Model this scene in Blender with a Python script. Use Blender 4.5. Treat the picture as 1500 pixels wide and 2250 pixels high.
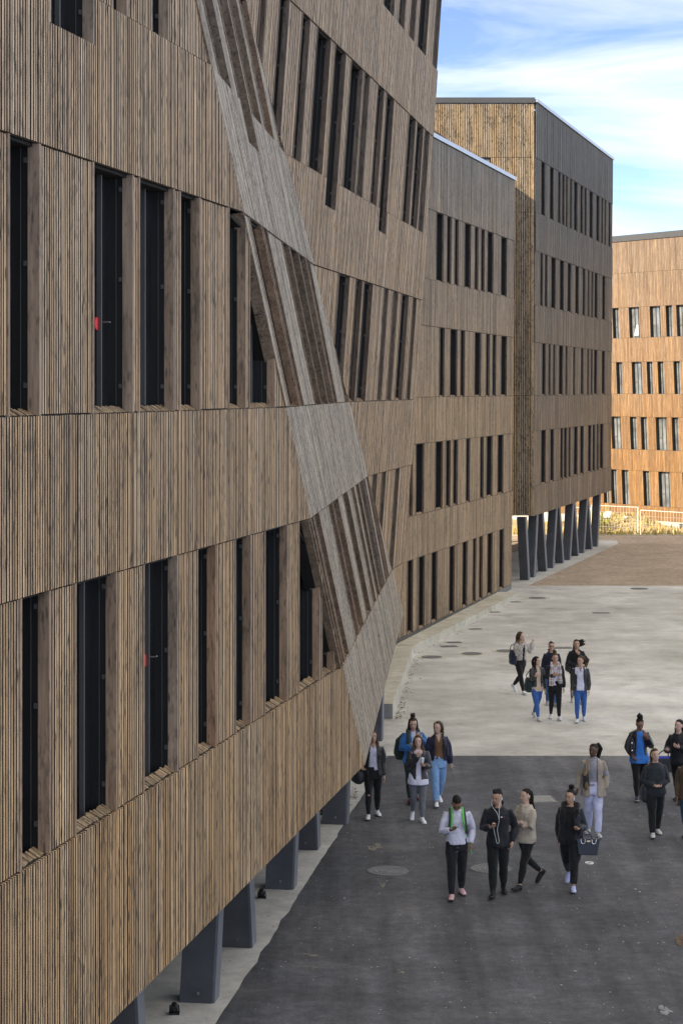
import bpy, math, random
import numpy as np
from mathutils import Vector, Matrix, noise as mnoise
random.seed(7)
scene = bpy.context.scene
for o in list(bpy.data.objects):
    bpy.data.objects.remove(o, do_unlink=True)
COL = scene.collection

# ------------------------------------------------------------------ camera, sky, sun, exposure
H = 8.3                      # eye height above the plaza
F, CX, HY = 4500.0, 750.0, 858.0   # focal length / principal column / horizon row in photo pixels
cd = bpy.data.cameras.new("camera")
cam = bpy.data.objects.new("camera", cd)
COL.objects.link(cam)
cam.location = (0, 0, H)
cam.rotation_euler = (math.radians(90), 0, 0)
cd.sensor_fit = 'HORIZONTAL'
cd.sensor_width = 24.0
cd.lens = 24.0 * F / 1500.0
cd.shift_y = (HY - 1125.0) / 1500.0
cd.clip_start = 0.1
cd.clip_end = 4000
scene.camera = cam

SUN_VEC = Vector((-1.6, -1.0, 0.925)).normalized()       # towards the sun
SUN_EL = math.asin(SUN_VEC.z)
SUN_AZ = math.atan2(SUN_VEC.x, SUN_VEC.y)
world = bpy.data.worlds.new("World")
scene.world = world
world.use_nodes = True
wn, wl = world.node_tree.nodes, world.node_tree.links
wn.clear()
def wnode(t, **kw):
    n = wn.new(t)
    for k, v in kw.items():
        setattr(n, k, v)
    return n
w_out = wnode('ShaderNodeOutputWorld')
w_bg = wnode('ShaderNodeBackground')
w_bg.inputs['Strength'].default_value = 0.15
sky = wnode('ShaderNodeTexSky')
sky.sky_type = 'NISHITA'
sky.sun_disc = False
sky.sun_elevation = SUN_EL
sky.sun_rotation = SUN_AZ
sky.altitude = 3500
sky.air_density = 0.25
sky.dust_density = 0.25
sky.ozone_density = 0.3
tc = wnode('ShaderNodeTexCoord')
mp = wnode('ShaderNodeMapping')
mp.inputs['Scale'].default_value = (3.2, 3.2, 15.0)
mp.inputs['Location'].default_value = (7.9, 1.8, 0.85)
mp.inputs['Rotation'].default_value = (0.0, math.radians(9), 0.0)
nz = wnode('ShaderNodeTexNoise')
nz.inputs['Scale'].default_value = 1.6
nz.inputs['Detail'].default_value = 7
nz.inputs['Roughness'].default_value = 0.56
nz.inputs['Distortion'].default_value = 0.5
rp = wnode('ShaderNodeValToRGB')
rp.color_ramp.elements[0].position = 0.46
rp.color_ramp.elements[0].color = (0, 0, 0, 1)
rp.color_ramp.elements[1].position = 0.92
rp.color_ramp.elements[1].color = (1, 1, 1, 1)
sep = wnode('ShaderNodeSeparateXYZ')
# thin high cloud with the same cover all over the dome; its unseen zenith is brightened for fill by the CIE overcast law (1 + 2 sin h) / 3
elev = wnode('ShaderNodeMath', operation='MULTIPLY_ADD', use_clamp=False)
elev.inputs[1].default_value = 0.0
elev.inputs[2].default_value = 0.11
cie = wnode('ShaderNodeMath', operation='MULTIPLY_ADD')
cie.inputs[1].default_value = 2.0 / 3.0
cie.inputs[2].default_value = 1.0 / 3.0
zc = wnode('ShaderNodeMath', operation='MAXIMUM')
zc.inputs[1].default_value = 0.0
ccol = wnode('ShaderNodeVectorMath', operation='SCALE')
ccol.inputs[0].default_value = (8.4, 8.25, 8.05)
addc = wnode('ShaderNodeMath', operation='ADD')
cmul = wnode('ShaderNodeMath', operation='MULTIPLY')
cmul.inputs[1].default_value = 0.92
cmix = wnode('ShaderNodeMix', data_type='RGBA')
wl.new(tc.outputs['Generated'], mp.inputs['Vector'])
wl.new(mp.outputs['Vector'], nz.inputs['Vector'])
wl.new(tc.outputs['Generated'], sep.inputs[0])
wl.new(sep.outputs['Z'], zc.inputs[0])
wl.new(zc.outputs[0], elev.inputs[0])
wl.new(zc.outputs[0], cie.inputs[0])
wl.new(cie.outputs[0], ccol.inputs['Scale'])
wl.new(ccol.outputs[0], cmix.inputs['B'])
wl.new(nz.outputs['Fac'], addc.inputs[0])
wl.new(elev.outputs[0], addc.inputs[1])
wl.new(addc.outputs[0], rp.inputs['Fac'])
wl.new(rp.outputs['Color'], cmul.inputs[0])
wl.new(cmul.outputs[0], cmix.inputs['Factor'])
wl.new(sky.outputs['Color'], cmix.inputs['A'])
wl.new(cmix.outputs['Result'], w_bg.inputs['Color'])
wl.new(w_bg.outputs[0], w_out.inputs[0])

sd = bpy.data.lights.new("sun", 'SUN')
sd.energy = 2.6
sd.angle = math.radians(0.53)
sd.color = (1.0, 0.90, 0.76)
sun = bpy.data.objects.new("sun", sd)
COL.objects.link(sun)
sun.rotation_euler = (-SUN_VEC).to_track_quat('-Z', 'Y').to_euler()
sun.location = SUN_VEC * 200

scene.view_settings.view_transform = 'Standard'
scene.view_settings.look = 'None'
scene.view_settings.gamma = 1.0
scene.view_settings.use_curve_mapping = False
scene.view_settings.exposure = 1.84
scene.view_settings.use_white_balance = True
scene.view_settings.white_balance_temperature = 7150
scene.view_settings.white_balance_tint = 8
scene.cycles.max_bounces = 6
scene.cycles.use_denoising = True

# ------------------------------------------------------------------ helpers
def tag(o, label=None, cat=None, group=None, kind=None):
    if label: o['label'] = label
    if cat: o['category'] = cat
    if group: o['group'] = group
    if kind: o['kind'] = kind
    return o

def root(name, loc, label, cat, group=None):
    o = bpy.data.objects.new(name, None)
    o.empty_display_size = 0.2
    o.location = loc
    COL.objects.link(o)
    return tag(o, label, cat, group)

def world_loc(o):
    p = Vector((0, 0, 0))
    while o is not None:
        p += o.location
        o = o.parent
    return p

def mesh_obj(name, verts, faces, mats, parent=None, loc=None, smooth=False, fm=None, rnd=None):
    """One mesh from world-space vertices. Its origin goes to its parent's, or to loc."""
    org = world_loc(parent) if parent is not None else Vector(loc or (0, 0, 0))
    me = bpy.data.meshes.new(name)
    v = np.asarray(verts, dtype=np.float64).reshape(-1, 3) - np.array(org)
    me.from_pydata(v.tolist(), [], faces)
    if not isinstance(mats, (list, tuple)): mats = [mats]
    for m in mats: me.materials.append(m)
    if fm is not None: me.polygons.foreach_set('material_index', fm)
    if smooth: me.polygons.foreach_set('use_smooth', [True] * len(me.polygons))
    if rnd is not None:
        a = me.attributes.new('rnd', 'FLOAT', 'FACE')
        a.data.foreach_set('value', rnd)
    me.update()
    o = bpy.data.objects.new(name, me)
    if parent is not None: o.parent = parent
    else: o.location = org
    COL.objects.link(o)
    return o

class MB:
    """collects boxes, prisms and tubes into one mesh"""
    def __init__(s): s.v, s.f, s.m, s.r = [], [], [], []
    def add(s, v, f, m=0, r=0.0):
        b = len(s.v)
        s.v += [tuple(p) for p in v]
        s.f += [tuple(b + i for i in q) for q in f]
        s.m += [m] * len(f); s.r += [r] * len(f)
    def hexa(s, p, m=0, r=0.0):
        # p: 8 points, bottom ring 0-3 then top ring 4-7
        s.add(p, [(3, 2, 1, 0), (4, 5, 6, 7), (0, 1, 5, 4), (1, 2, 6, 5), (2, 3, 7, 6), (3, 0, 4, 7)], m, r)
    def box(s, x0, x1, y0, y1, z0, z1, m=0, r=0.0):
        s.hexa([(x0, y0, z0), (x1, y0, z0), (x1, y1, z0), (x0, y1, z0), (x0, y0, z1), (x1, y0, z1), (x1, y1, z1), (x0, y1, z1)], m, r)
    def quad(s, a, b, c, d, m=0, r=0.0): s.add([a, b, c, d], [(0, 1, 2, 3)], m, r)
    def prism(s, poly, z0, z1, m=0, r=0.0):
        n = len(poly)
        zz0 = z0 if isinstance(z0, (list, tuple)) else [z0] * n
        zz1 = z1 if isinstance(z1, (list, tuple)) else [z1] * n
        v = [(p[0], p[1], zz0[i]) for i, p in enumerate(poly)] + [(p[0], p[1], zz1[i]) for i, p in enumerate(poly)]
        f = [tuple(range(n - 1, -1, -1)), tuple(range(n, 2 * n))] + [(i, (i + 1) % n, n + (i + 1) % n, n + i) for i in range(n)]
        s.add(v, f, m, r)
    def tube(s, pts, rad, seg=8, m=0, r=0.0):
        v, f = tube_geo(pts, rad, seg)
        s.add(v, f, m, r)
    def build(s, name, mats, parent=None, loc=None, smooth=False):
        return mesh_obj(name, s.v, s.f, mats, parent, loc, smooth, s.m, s.r)

def tube_geo(pts, rad, seg=10, up=None, cap=0.6):
    """closed tube through pts; rad: number, or per point a number or (r1, r2). r1 lies along up's perpendicular side axis."""
    pts = [Vector(p) for p in pts]
    n = len(pts)
    rr = rad if isinstance(rad, (list, tuple)) else [rad] * n
    rr = [(q, q) if not isinstance(q, (list, tuple)) else q for q in rr]
    v, f = [], []
    for i, p in enumerate(pts):
        t = (pts[min(i + 1, n - 1)] - pts[max(i - 1, 0)])
        t = t.normalized() if t.length > 1e-9 else Vector((0, 0, 1))
        ref = Vector(up) if up is not None else (Vector((1, 0, 0)) if abs(t.x) < 0.8 else Vector((0, 1, 0)))
        a = ref - t * ref.dot(t)
        if a.length < 1e-6: a = Vector((0, 1, 0)) - t * t.y
        a.normalize()
        b = t.cross(a)
        for k in range(seg):
            an = 2 * math.pi * k / seg
            v.append(p + a * (rr[i][0] * math.cos(an)) + b * (rr[i][1] * math.sin(an)))
    for i in range(n - 1):
        for k in range(seg):
            k2 = (k + 1) % seg
            f.append((i * seg + k, i * seg + k2, (i + 1) * seg + k2, (i + 1) * seg + k))
    t0 = (pts[1] - pts[0]).normalized(); t1 = (pts[-1] - pts[-2]).normalized()
    v.append(pts[0] - t0 * min(rr[0]) * cap); c0 = len(v) - 1
    v.append(pts[-1] + t1 * min(rr[-1]) * cap); c1 = len(v) - 1
    for k in range(seg):
        k2 = (k + 1) % seg
        f.append((c0, k2, k))
        f.append((c1, (n - 1) * seg + k, (n - 1) * seg + k2))
    return v, f

def ground_at(px, py, z=0.0):
    """the point at height z that stands at pixel (px, py) of the photograph"""
    d = F * (H - z) / (py - HY)
    return Vector(((px - CX) / F * d, d, z))

# ------------------------------------------------------------------ materials
def new_mat(name):
    m = bpy.data.materials.new(name)
    m.use_nodes = True
    nt = m.node_tree
    b = nt.nodes['Principled BSDF']
    return m, nt, b

def N(nt, t, **kw):
    n = nt.nodes.new(t)
    for k, v in kw.items(): setattr(n, k, v)
    return n

def noise_node(nt, vec, scale, detail=4, rough=0.55):
    n = N(nt, 'ShaderNodeTexNoise')
    n.inputs['Scale'].default_value = scale
    n.inputs['Detail'].default_value = detail
    n.inputs['Roughness'].default_value = rough
    if vec is not None: nt.links.new(vec, n.inputs['Vector'])
    return n

def ramp(nt, fac, stops):
    r = N(nt, 'ShaderNodeValToRGB')
    e = r.color_ramp.elements
    while len(e) < len(stops): e.new(0.5)
    for el, (p, c) in zip(e, stops):
        el.position = p
        el.color = (*c, 1) if isinstance(c, (tuple, list)) else (c, c, c, 1)
    nt.links.new(fac, r.inputs['Fac'])
    return r

def mixc(nt, fac, a, b, blend='MIX'):
    m = N(nt, 'ShaderNodeMix', data_type='RGBA', blend_type=blend)
    for sock, val in (('Factor', fac), ('A', a), ('B', b)):
        s = m.inputs[sock]
        if hasattr(val, 'is_output'): nt.links.new(val, s)
        elif sock == 'Factor': s.default_value = val
        else: s.default_value = (*val, 1)
    return m.outputs['Result']

def bump(nt, b, height, strength=0.3, dist=0.01):
    n = N(nt, 'ShaderNodeBump')
    n.inputs['Strength'].default_value = strength
    n.inputs['Distance'].default_value = dist
    nt.links.new(height, n.inputs['Height'])
    nt.links.new(n.outputs[0], b.inputs['Normal'])

def wood_mat(name, tones, smudge=(0.035, 0.034, 0.036), smudge_amt=0.75, knot=0.9, streak=0.0, rough=0.72, chip=0.5, grey=(2.0, 20.0, 0.75), warm=(1.0, 1.0, 1.0), greyval=1.0):
    m, nt, b = new_mat(name)
    L = nt.links
    tcn = N(nt, 'ShaderNodeTexCoord')
    at = N(nt, 'ShaderNodeAttribute', attribute_name='rnd')
    # per-piece tone
    col = ramp(nt, at.outputs['Fac'], tones).outputs['Color']
    # an offset per piece so that grain never runs on across a joint
    off = N(nt, 'ShaderNodeVectorMath', operation='SCALE')
    off.inputs[0].default_value = (3.1, 5.7, 17.3)
    L.new(at.outputs['Fac'], off.inputs['Scale'])
    vec = N(nt, 'ShaderNodeVectorMath', operation='ADD')
    L.new(tcn.outputs['Object'], vec.inputs[0]); L.new(off.outputs[0], vec.inputs[1])
    def mapped(src, sc):
        mp_ = N(nt, 'ShaderNodeMapping'); mp_.inputs['Scale'].default_value = sc
        L.new(src, mp_.inputs['Vector']); return mp_.outputs[0]
    grain = noise_node(nt, mapped(vec.outputs[0], (38, 38, 2.2)), 1.0, 5, 0.6)
    g = ramp(nt, grain.outputs['Fac'], [(0.25, 0.62), (0.5, 1.0), (0.8, 1.3)])
    col = mixc(nt, 1.0, col, g.outputs['Color'], 'MULTIPLY')
    # long tonal streaks on the board, a metre or so long
    lt = noise_node(nt, mapped(vec.outputs[0], (9, 9, 0.9)), 1.0, 3, 0.5)
    lr = ramp(nt, lt.outputs['Fac'], [(0.3, 0.66), (0.52, 1.0), (0.72, 1.32)])
    col = mixc(nt, 0.85, col, lr.outputs['Color'], 'MULTIPLY')
    if streak > 0:
        st = noise_node(nt, mapped(tcn.outputs['Object'], (2.6, 2.6, 0.12)), 1.0, 4, 0.7)
        sr = ramp(nt, st.outputs['Fac'], [(0.3, 0.7), (0.5, 1.0), (0.7, 1.3)])
        col = mixc(nt, streak, col, sr.outputs['Color'], 'MULTIPLY')
    # char: black smudges left from the burnt surface, clustering across boards
    sm1 = noise_node(nt, mapped(tcn.outputs['Object'], (2.3, 2.3, 1.1)), 1.0, 3, 0.6)
    sm2 = noise_node(nt, mapped(vec.outputs[0], (24, 24, 7.0)), 1.0, 3, 0.6)
    ad = N(nt, 'ShaderNodeMath', operation='MULTIPLY_ADD')
    ad.inputs[1].default_value = 0.55
    L.new(sm1.outputs['Fac'], ad.inputs[0]); L.new(sm2.outputs['Fac'], ad.inputs[2])
    sr_ = ramp(nt, ad.outputs[0], [(0.78, 0.0), (0.96, 1.0)])
    sf = N(nt, 'ShaderNodeMath', operation='MULTIPLY'); sf.inputs[1].default_value = smudge_amt
    L.new(sr_.outputs['Color'], sf.inputs[0])
    col = mixc(nt, sf.outputs[0], col, smudge)
    # knots
    vo = N(nt, 'ShaderNodeTexVoronoi'); vo.inputs['Scale'].default_value = 1.0
    L.new(mapped(vec.outputs[0], (13, 13, 2.7)), vo.inputs['Vector'])
    kr = ramp(nt, vo.outputs['Distance'], [(0.10, 1.0), (0.21, 0.0)])
    kf = N(nt, 'ShaderNodeMath', operation='MULTIPLY'); kf.inputs[1].default_value = knot
    L.new(kr.outputs['Color'], kf.inputs[0])
    col = mixc(nt, kf.outputs[0], col, (0.030, 0.025, 0.022))
    # pale chips where the surface has torn
    if chip > 0:
        ch = noise_node(nt, mapped(vec.outputs[0], (40, 40, 9.0)), 1.0, 2, 0.4)
        cr = ramp(nt, ch.outputs['Fac'], [(0.735, 0.0), (0.77, 1.0)])
        cf = N(nt, 'ShaderNodeMath', operation='MULTIPLY'); cf.inputs[1].default_value = chip
        L.new(cr.outputs['Color'], cf.inputs[0])
        col = mixc(nt, cf.outputs[0], col, (0.52, 0.44, 0.34))
    # the sun and rain have greyed the upper storeys more than the sheltered lower ones
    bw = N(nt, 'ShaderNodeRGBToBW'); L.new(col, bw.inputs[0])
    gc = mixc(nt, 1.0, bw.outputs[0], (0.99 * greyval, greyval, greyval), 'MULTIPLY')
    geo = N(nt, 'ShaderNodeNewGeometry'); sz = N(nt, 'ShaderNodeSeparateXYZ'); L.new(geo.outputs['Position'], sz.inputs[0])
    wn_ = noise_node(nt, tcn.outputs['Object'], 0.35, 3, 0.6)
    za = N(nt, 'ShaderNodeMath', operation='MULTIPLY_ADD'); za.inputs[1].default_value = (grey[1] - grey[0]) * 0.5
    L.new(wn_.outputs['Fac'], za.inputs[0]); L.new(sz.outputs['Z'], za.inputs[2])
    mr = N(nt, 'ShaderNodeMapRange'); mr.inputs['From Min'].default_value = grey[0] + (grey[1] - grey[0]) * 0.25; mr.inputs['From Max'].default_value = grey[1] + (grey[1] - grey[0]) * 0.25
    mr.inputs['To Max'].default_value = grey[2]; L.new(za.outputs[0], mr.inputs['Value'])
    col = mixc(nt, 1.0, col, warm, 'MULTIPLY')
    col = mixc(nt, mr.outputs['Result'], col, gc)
    L.new(col, b.inputs['Base Color'])
    b.inputs['Roughness'].default_value = rough
    b.inputs['Specular IOR Level'].default_value = 0.3
    bump(nt, b, grain.outputs['Fac'], 0.35, 0.004)
    return m

def plain_mat(name, color, rough=0.6, metal=0.0, var=0.12, scale=3.0, spec=0.4, bumpy=0.0, bscale=60.0):
    m, nt, b = new_mat(name)
    tcn = N(nt, 'ShaderNodeTexCoord')
    n1 = noise_node(nt, tcn.outputs['Object'], scale, 5, 0.6)
    r = ramp(nt, n1.outputs['Fac'], [(0.25, 1 - var), (0.75, 1 + var)])
    c = mixc(nt, 1.0, color, r.outputs['Color'], 'MULTIPLY')
    nt.links.new(c, b.inputs['Base Color'])
    b.inputs['Roughness'].default_value = rough
    b.inputs['Metallic'].default_value = metal
    b.inputs['Specular IOR Level'].default_value = spec
    if bumpy:
        n2 = noise_node(nt, tcn.outputs['Object'], bscale, 4, 0.6)
        bump(nt, b, n2.outputs['Fac'], bumpy, 0.01)
    return m

M = {}
GREY_TONES = [(0.0, (0.32, 0.225, 0.130)), (0.22, (0.52, 0.385, 0.225)), (0.45, (0.42, 0.325, 0.22)), (0.66, (0.63, 0.465, 0.27)), (0.85, (0.50, 0.41, 0.29)), (1.0, (0.58, 0.375, 0.185))]
SILVER_LIT_TONES = [(0.0, (0.34, 0.285, 0.215)), (0.3, (0.49, 0.425, 0.335)), (0.6, (0.42, 0.36, 0.285)), (0.85, (0.565, 0.49, 0.39)), (1.0, (0.50, 0.395, 0.275))]
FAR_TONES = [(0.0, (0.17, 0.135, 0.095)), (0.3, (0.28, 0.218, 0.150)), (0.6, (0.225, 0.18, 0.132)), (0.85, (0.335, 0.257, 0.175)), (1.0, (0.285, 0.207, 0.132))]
M['wood'] = wood_mat('weathered_wood', GREY_TONES, streak=0.5, smudge_amt=0.55, knot=0.95, grey=(3.0, 20.0, 0.55), warm=(1.06, 0.925, 0.80), chip=0.75)
M['wood_silver_lit'] = wood_mat('silvered_skylit_wood', SILVER_LIT_TONES, streak=0.55, smudge_amt=0.55, chip=0.2, grey=(2.0, 18.0, 0.55), warm=(0.92, 0.87, 0.82))  # paler than the flat facets: skylight on the tilt put into the colour
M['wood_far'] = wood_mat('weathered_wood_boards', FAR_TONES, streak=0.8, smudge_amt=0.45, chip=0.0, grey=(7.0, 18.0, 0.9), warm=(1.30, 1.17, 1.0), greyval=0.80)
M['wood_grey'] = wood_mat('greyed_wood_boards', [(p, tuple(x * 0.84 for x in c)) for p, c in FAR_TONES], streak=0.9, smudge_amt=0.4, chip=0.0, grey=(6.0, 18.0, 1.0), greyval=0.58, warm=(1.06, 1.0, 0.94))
M['wood_sunlit'] = wood_mat('sunlit_wood', [(0.0, (0.29, 0.200, 0.115)), (0.5, (0.41, 0.298, 0.182)), (1.0, (0.35, 0.238, 0.135))], streak=0.5, smudge_amt=0.65, chip=0.7, grey=(2, 20, 0.2))  # same wood as the other walls, its yellow sunlit look put into the colour
M['jamb'] = wood_mat('brown_board', [(0.0, (0.27, 0.188, 0.125)), (0.4, (0.37, 0.25, 0.165)), (0.75, (0.32, 0.24, 0.18)), (1.0, (0.43, 0.255, 0.15))], smudge_amt=0.5, knot=0.6, chip=0.0, grey=(3, 18, 0.5))
M['jamb_shaded'] = wood_mat('shaded_brown_board', [(0.0, (0.13, 0.090, 0.064)), (0.5, (0.19, 0.135, 0.098)), (1.0, (0.16, 0.105, 0.072))], smudge_amt=0.6, knot=0.6, chip=0.0, grey=(3, 18, 0.5))  # darker copy of the jamb wood; weaker skylight put into its colour
M['char_shade'] = plain_mat('charred_shaded_side', (0.045, 0.038, 0.032), 0.85, 0, 0.3, 8.0)  # charred sides; the near-black also paints the shade in the slat gaps
M['backing'] = plain_mat('dark_backing', (0.018, 0.017, 0.016), 0.9)
M['metal_dark'] = plain_mat('black_window_metal', (0.016, 0.017, 0.019), 0.45, 0.0, 0.2, 2.0)
M['metal_grey'] = plain_mat('grey_window_metal', (0.085, 0.088, 0.093), 0.4, 0.0, 0.15, 2.0)
M['cap'] = plain_mat('zinc_cap', (0.38, 0.40, 0.42), 0.35, 0.6, 0.1)
M['cap_dark'] = plain_mat('dark_cap', (0.07, 0.072, 0.075), 0.5, 0.2, 0.1)
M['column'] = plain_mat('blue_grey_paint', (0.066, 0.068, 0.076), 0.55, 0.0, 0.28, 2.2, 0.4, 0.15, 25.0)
M['column_skylit'] = plain_mat('skylit_column_paint', (0.17, 0.17, 0.18), 0.6, 0.0, 0.2, 3.0)  # outer side painted paler to stand in for open skylight; bolts share it
def glass_mat(name, col, rough=0.06):
    m, nt, b = new_mat(name)
    tcn = N(nt, 'ShaderNodeTexCoord')
    n = noise_node(nt, tcn.outputs['Object'], 1.3, 2)
    r = ramp(nt, n.outputs['Fac'], [(0.3, (col[0]*0.6, col[1]*0.6, col[2]*0.6)), (0.7, (col[0]*1.5, col[1]*1.5, col[2]*1.5))])
    nt.links.new(r.outputs['Color'], b.inputs['Base Color'])
    b.inputs['Roughness'].default_value = rough
    b.inputs['Specular IOR Level'].default_value = 0.5
    return m
M['glass'] = glass_mat('dark_glass', (0.014, 0.015, 0.018), 0.05)
M['glass_far'] = glass_mat('grey_glass', (0.15, 0.16, 0.165), 0.1)
M['blind'] = plain_mat('grey_blind', (0.30, 0.30, 0.295), 0.8, 0, 0.1, 4)
# ------------------------------------------------------------------ facades
def unit2(x, y):
    l = math.hypot(x, y); return (x / l, y / l)

class Facet:
    """a plane of cladding: s runs along it, h is height, d is out of the wall; w is the lean of the boards per metre of height"""
    def __init__(s, O, u, w=(0, 0)):
        s.O, s.u, s.w = O, unit2(*u), w
        n = Vector((s.u[0], s.u[1], 0)).cross(Vector((w[0], w[1], 1))).normalized()
        s.n = n
        s.L = s.R = None          # boundary lines s = a + b h
        s.bot = None              # lower edge as a function of s
    def P(s, t, h, d=0.0):
        return Vector((s.O[0] + t * s.u[0] + h * s.w[0] + d * s.n.x, s.O[1] + t * s.u[1] + h * s.w[1] + d * s.n.y, h + d * s.n.z))
    def at(s, px, h):
        t = (px - CX) / F
        return (t * (s.O[1] + h * s.w[1]) - s.O[0] - h * s.w[0]) / (s.u[0] - t * s.u[1])
    def clip(s, t, hb, ht):
        for line, side in ((s.L, -1), (s.R, 1)):
            if line is None: continue
            a, b = line
            if abs(b) < 1e-6: continue
            hx = (t - a) / b
            if (side > 0) == (b < 0): ht = min(ht, hx)
            else: hb = max(hb, hx)
        if s.bot is not None: hb = max(hb, s.bot(t))
        return hb, ht
    def span(s, hb, ht):
        lo, hi = -1e9, 1e9
        if s.L is not None: lo = min(s.L[0] + s.L[1] * hb, s.L[0] + s.L[1] * ht)
        if s.R is not None: hi = max(s.R[0] + s.R[1] * hb, s.R[0] + s.R[1] * ht)
        return lo, hi

def line_through(h0, s0, h1, s1):
    b = (s1 - s0) / (h1 - h0); return (s0 - b * h0, b)

class Building:
    def __init__(s, name, loc, label, group=None):
        s.root = root(name, loc, label, 'building', group)
        s.slats = []              # (8 points, rnd, material, size)
        s.back = MB()
        s.rng = random.Random(len(label))
    def piece(s, fc, s0, s1, hb, ht, d0, d1):
        b0, t0 = fc.clip(s0, hb, ht); b1, t1 = fc.clip(s1, hb, ht)
        if t0 - b0 < 0.02 and t1 - b1 < 0.02: return None
        t0 = max(t0, b0 + 0.002); t1 = max(t1, b1 + 0.002)
        P = fc.P
        return [P(s0, b0, d0), P(s1, b1, d0), P(s1, b1, d1), P(s0, b0, d1), P(s0, t0, d0), P(s1, t1, d0), P(s1, t1, d1), P(s0, t0, d1)]
    def run(s, fc, s0, s1, hb, ht, mat, pitch, width, front, gap=0.014, thick=0.032, drops=()):
        """a run of slats between s0 and s1 with its dark backing board"""
        n = max(1, int(round((s1 - s0) / pitch)))
        p = (s1 - s0) / n
        wd = p * width
        for i in range(n):
            a = s0 + p * (i + 0.5) - wd / 2
            dd = front + s.rng.uniform(-0.0035, 0.0035)
            top_ = ht
            for da, db, dh in drops:
                if da < a + wd / 2 < db: top_ = ht - dh
            q = s.piece(fc, a, a + wd, hb + gap * 0.5, top_ - gap * 0.5 - s.rng.uniform(0, 0.006), dd, dd - thick)
            if q is None: continue
            z = max(q[0].y, 1.0)
            s.slats.append((q, s.rng.random(), mat, (q[4] - q[0]).length * wd / z / z if -500 < CX + F * q[0].x / z < 1550 else 0.0))
        m = max(1, int((s1 - s0) / 0.35))
        for i in range(m):
            top_ = ht
            for da, db, dh in drops:
                if da - 0.2 < s0 + (s1 - s0) * (i + 0.5) / m < db + 0.2: top_ = ht - dh
            q = s.piece(fc, s0 + (s1 - s0) * i / m, s0 + (s1 - s0) * (i + 1) / m, hb, top_, front - thick - 0.004, front - thick - 0.03)
            if q: s.back.hexa(q)
    def window(s, fc, s0, s1, hb, ht, pitch, sill=True, mull=True, red=0, depth=0.115, deep=0.27, glass='glass', jamb='jamb'):
        rng = s.rng
        b0, t0 = fc.clip(s0, hb, ht); b1, t1 = fc.clip(s1, hb, ht)
        if t0 - b0 < 0.05 and t1 - b1 < 0.05: return
        # narrow to where the opening is still open
        if t1 - b1 < 0.05 or t0 - b0 < 0.05:
            N_ = 24; ok = [i for i in range(N_ + 1) if (lambda c: c[1] - c[0] > 0.05)(fc.clip(s0 + (s1 - s0) * i / N_, hb, ht))]
            if len(ok) < 2: return
            s0, s1 = s0 + (s1 - s0) * ok[0] / N_, s0 + (s1 - s0) * ok[-1] / N_
        P = fc.P
        def slab(mb, a0, a1, e0, e1, d0, d1, m=0, r=0.0):
            # e0/e1: functions of s for bottom and top
            mb.hexa([P(a0, e0(a0), d0), P(a1, e0(a1), d0), P(a1, e0(a1), d1), P(a0, e0(a0), d1),
                     P(a0, e1(a0), d0), P(a1, e1(a1), d0), P(a1, e1(a1), d1), P(a0, e1(a0), d1)], m, r)
        bot = lambda t: fc.clip(t, hb, ht)[0]
        top = lambda t: max(fc.clip(t, hb, ht)[1], bot(t) + 0.02)
        th = min(0.03, (s1 - s0) * 0.12)
        fr = MB()
        slab(fr, s0, s0 + th, bot, top, -depth, -deep)
        slab(fr, s1 - th, s1, bot, top, -depth - 0.003, -deep)
        slab(fr, s0 + th, s1 - th, lambda t: top(t) - 0.03, lambda t: top(t) - 0.001, -depth * 0.6, -deep + 0.002, 2)
        slab(fr, s0 + th, s1 - th, lambda t: bot(t) - 0.05, lambda t: bot(t) - 0.015, -depth - 0.002, -deep + 0.002, 1)
        if mull and s1 - s0 > 0.5:
            for q_, wd_ in ((0.30, 0.05), (0.66, 0.03)):
                a = s0 + (s1 - s0) * q_
                slab(fr, a, a + wd_, lambda t: bot(t) - 0.01, lambda t: top(t) - 0.032, -deep + 0.06, -deep + 0.012, 1)
            a = s0 + (s1 - s0) * 0.30
            hz_ = hb + (ht - hb) * 0.36
            if bot(s0) < hz_ < top(s0) - 0.1 and bot(a) < hz_ < top(a) - 0.1:
                slab(fr, s0 + th, a, lambda t: hz_, lambda t: hz_ + 0.06, -deep + 0.05, -deep + 0.014, 1)
        if mull and s1 - s0 > 0.4:
            slab(fr, s1 - th - 0.006, s1 - th + 0.001, lambda t: bot(t) - 0.01, lambda t: top(t) - 0.034, -depth - 0.075, -depth - 0.068, 1)
            for q_ in (0.10, 0.55, 0.93):
                hz_ = hb + (ht - hb) * q_
                if bot(s1) < hz_ < top(s1) - 0.15:
                    slab(fr, s1 - th - 0.03, s1 - th + 0.001, lambda t: hz_, lambda t: hz_ + 0.045, -depth - 0.035, -depth - 0.008, 1)
        w = fr.build('window', [M['metal_dark'], M['metal_grey'], M['backing']], s.root)
        pn = MB()
        slab(pn, s0, s1, lambda t: bot(t) - 0.03, top, -deep, -deep - 0.015)
        pn.build('pane', M[glass], w)
        if jamb:
            jt = min(0.045, (s1 - s0) * 0.16)
            for a, b in ((s0, s0 + jt), (s1 - jt, s1)):
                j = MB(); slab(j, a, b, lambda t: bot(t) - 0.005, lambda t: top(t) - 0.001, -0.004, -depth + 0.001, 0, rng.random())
                j.build('jamb_board', M[jamb], w)
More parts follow.
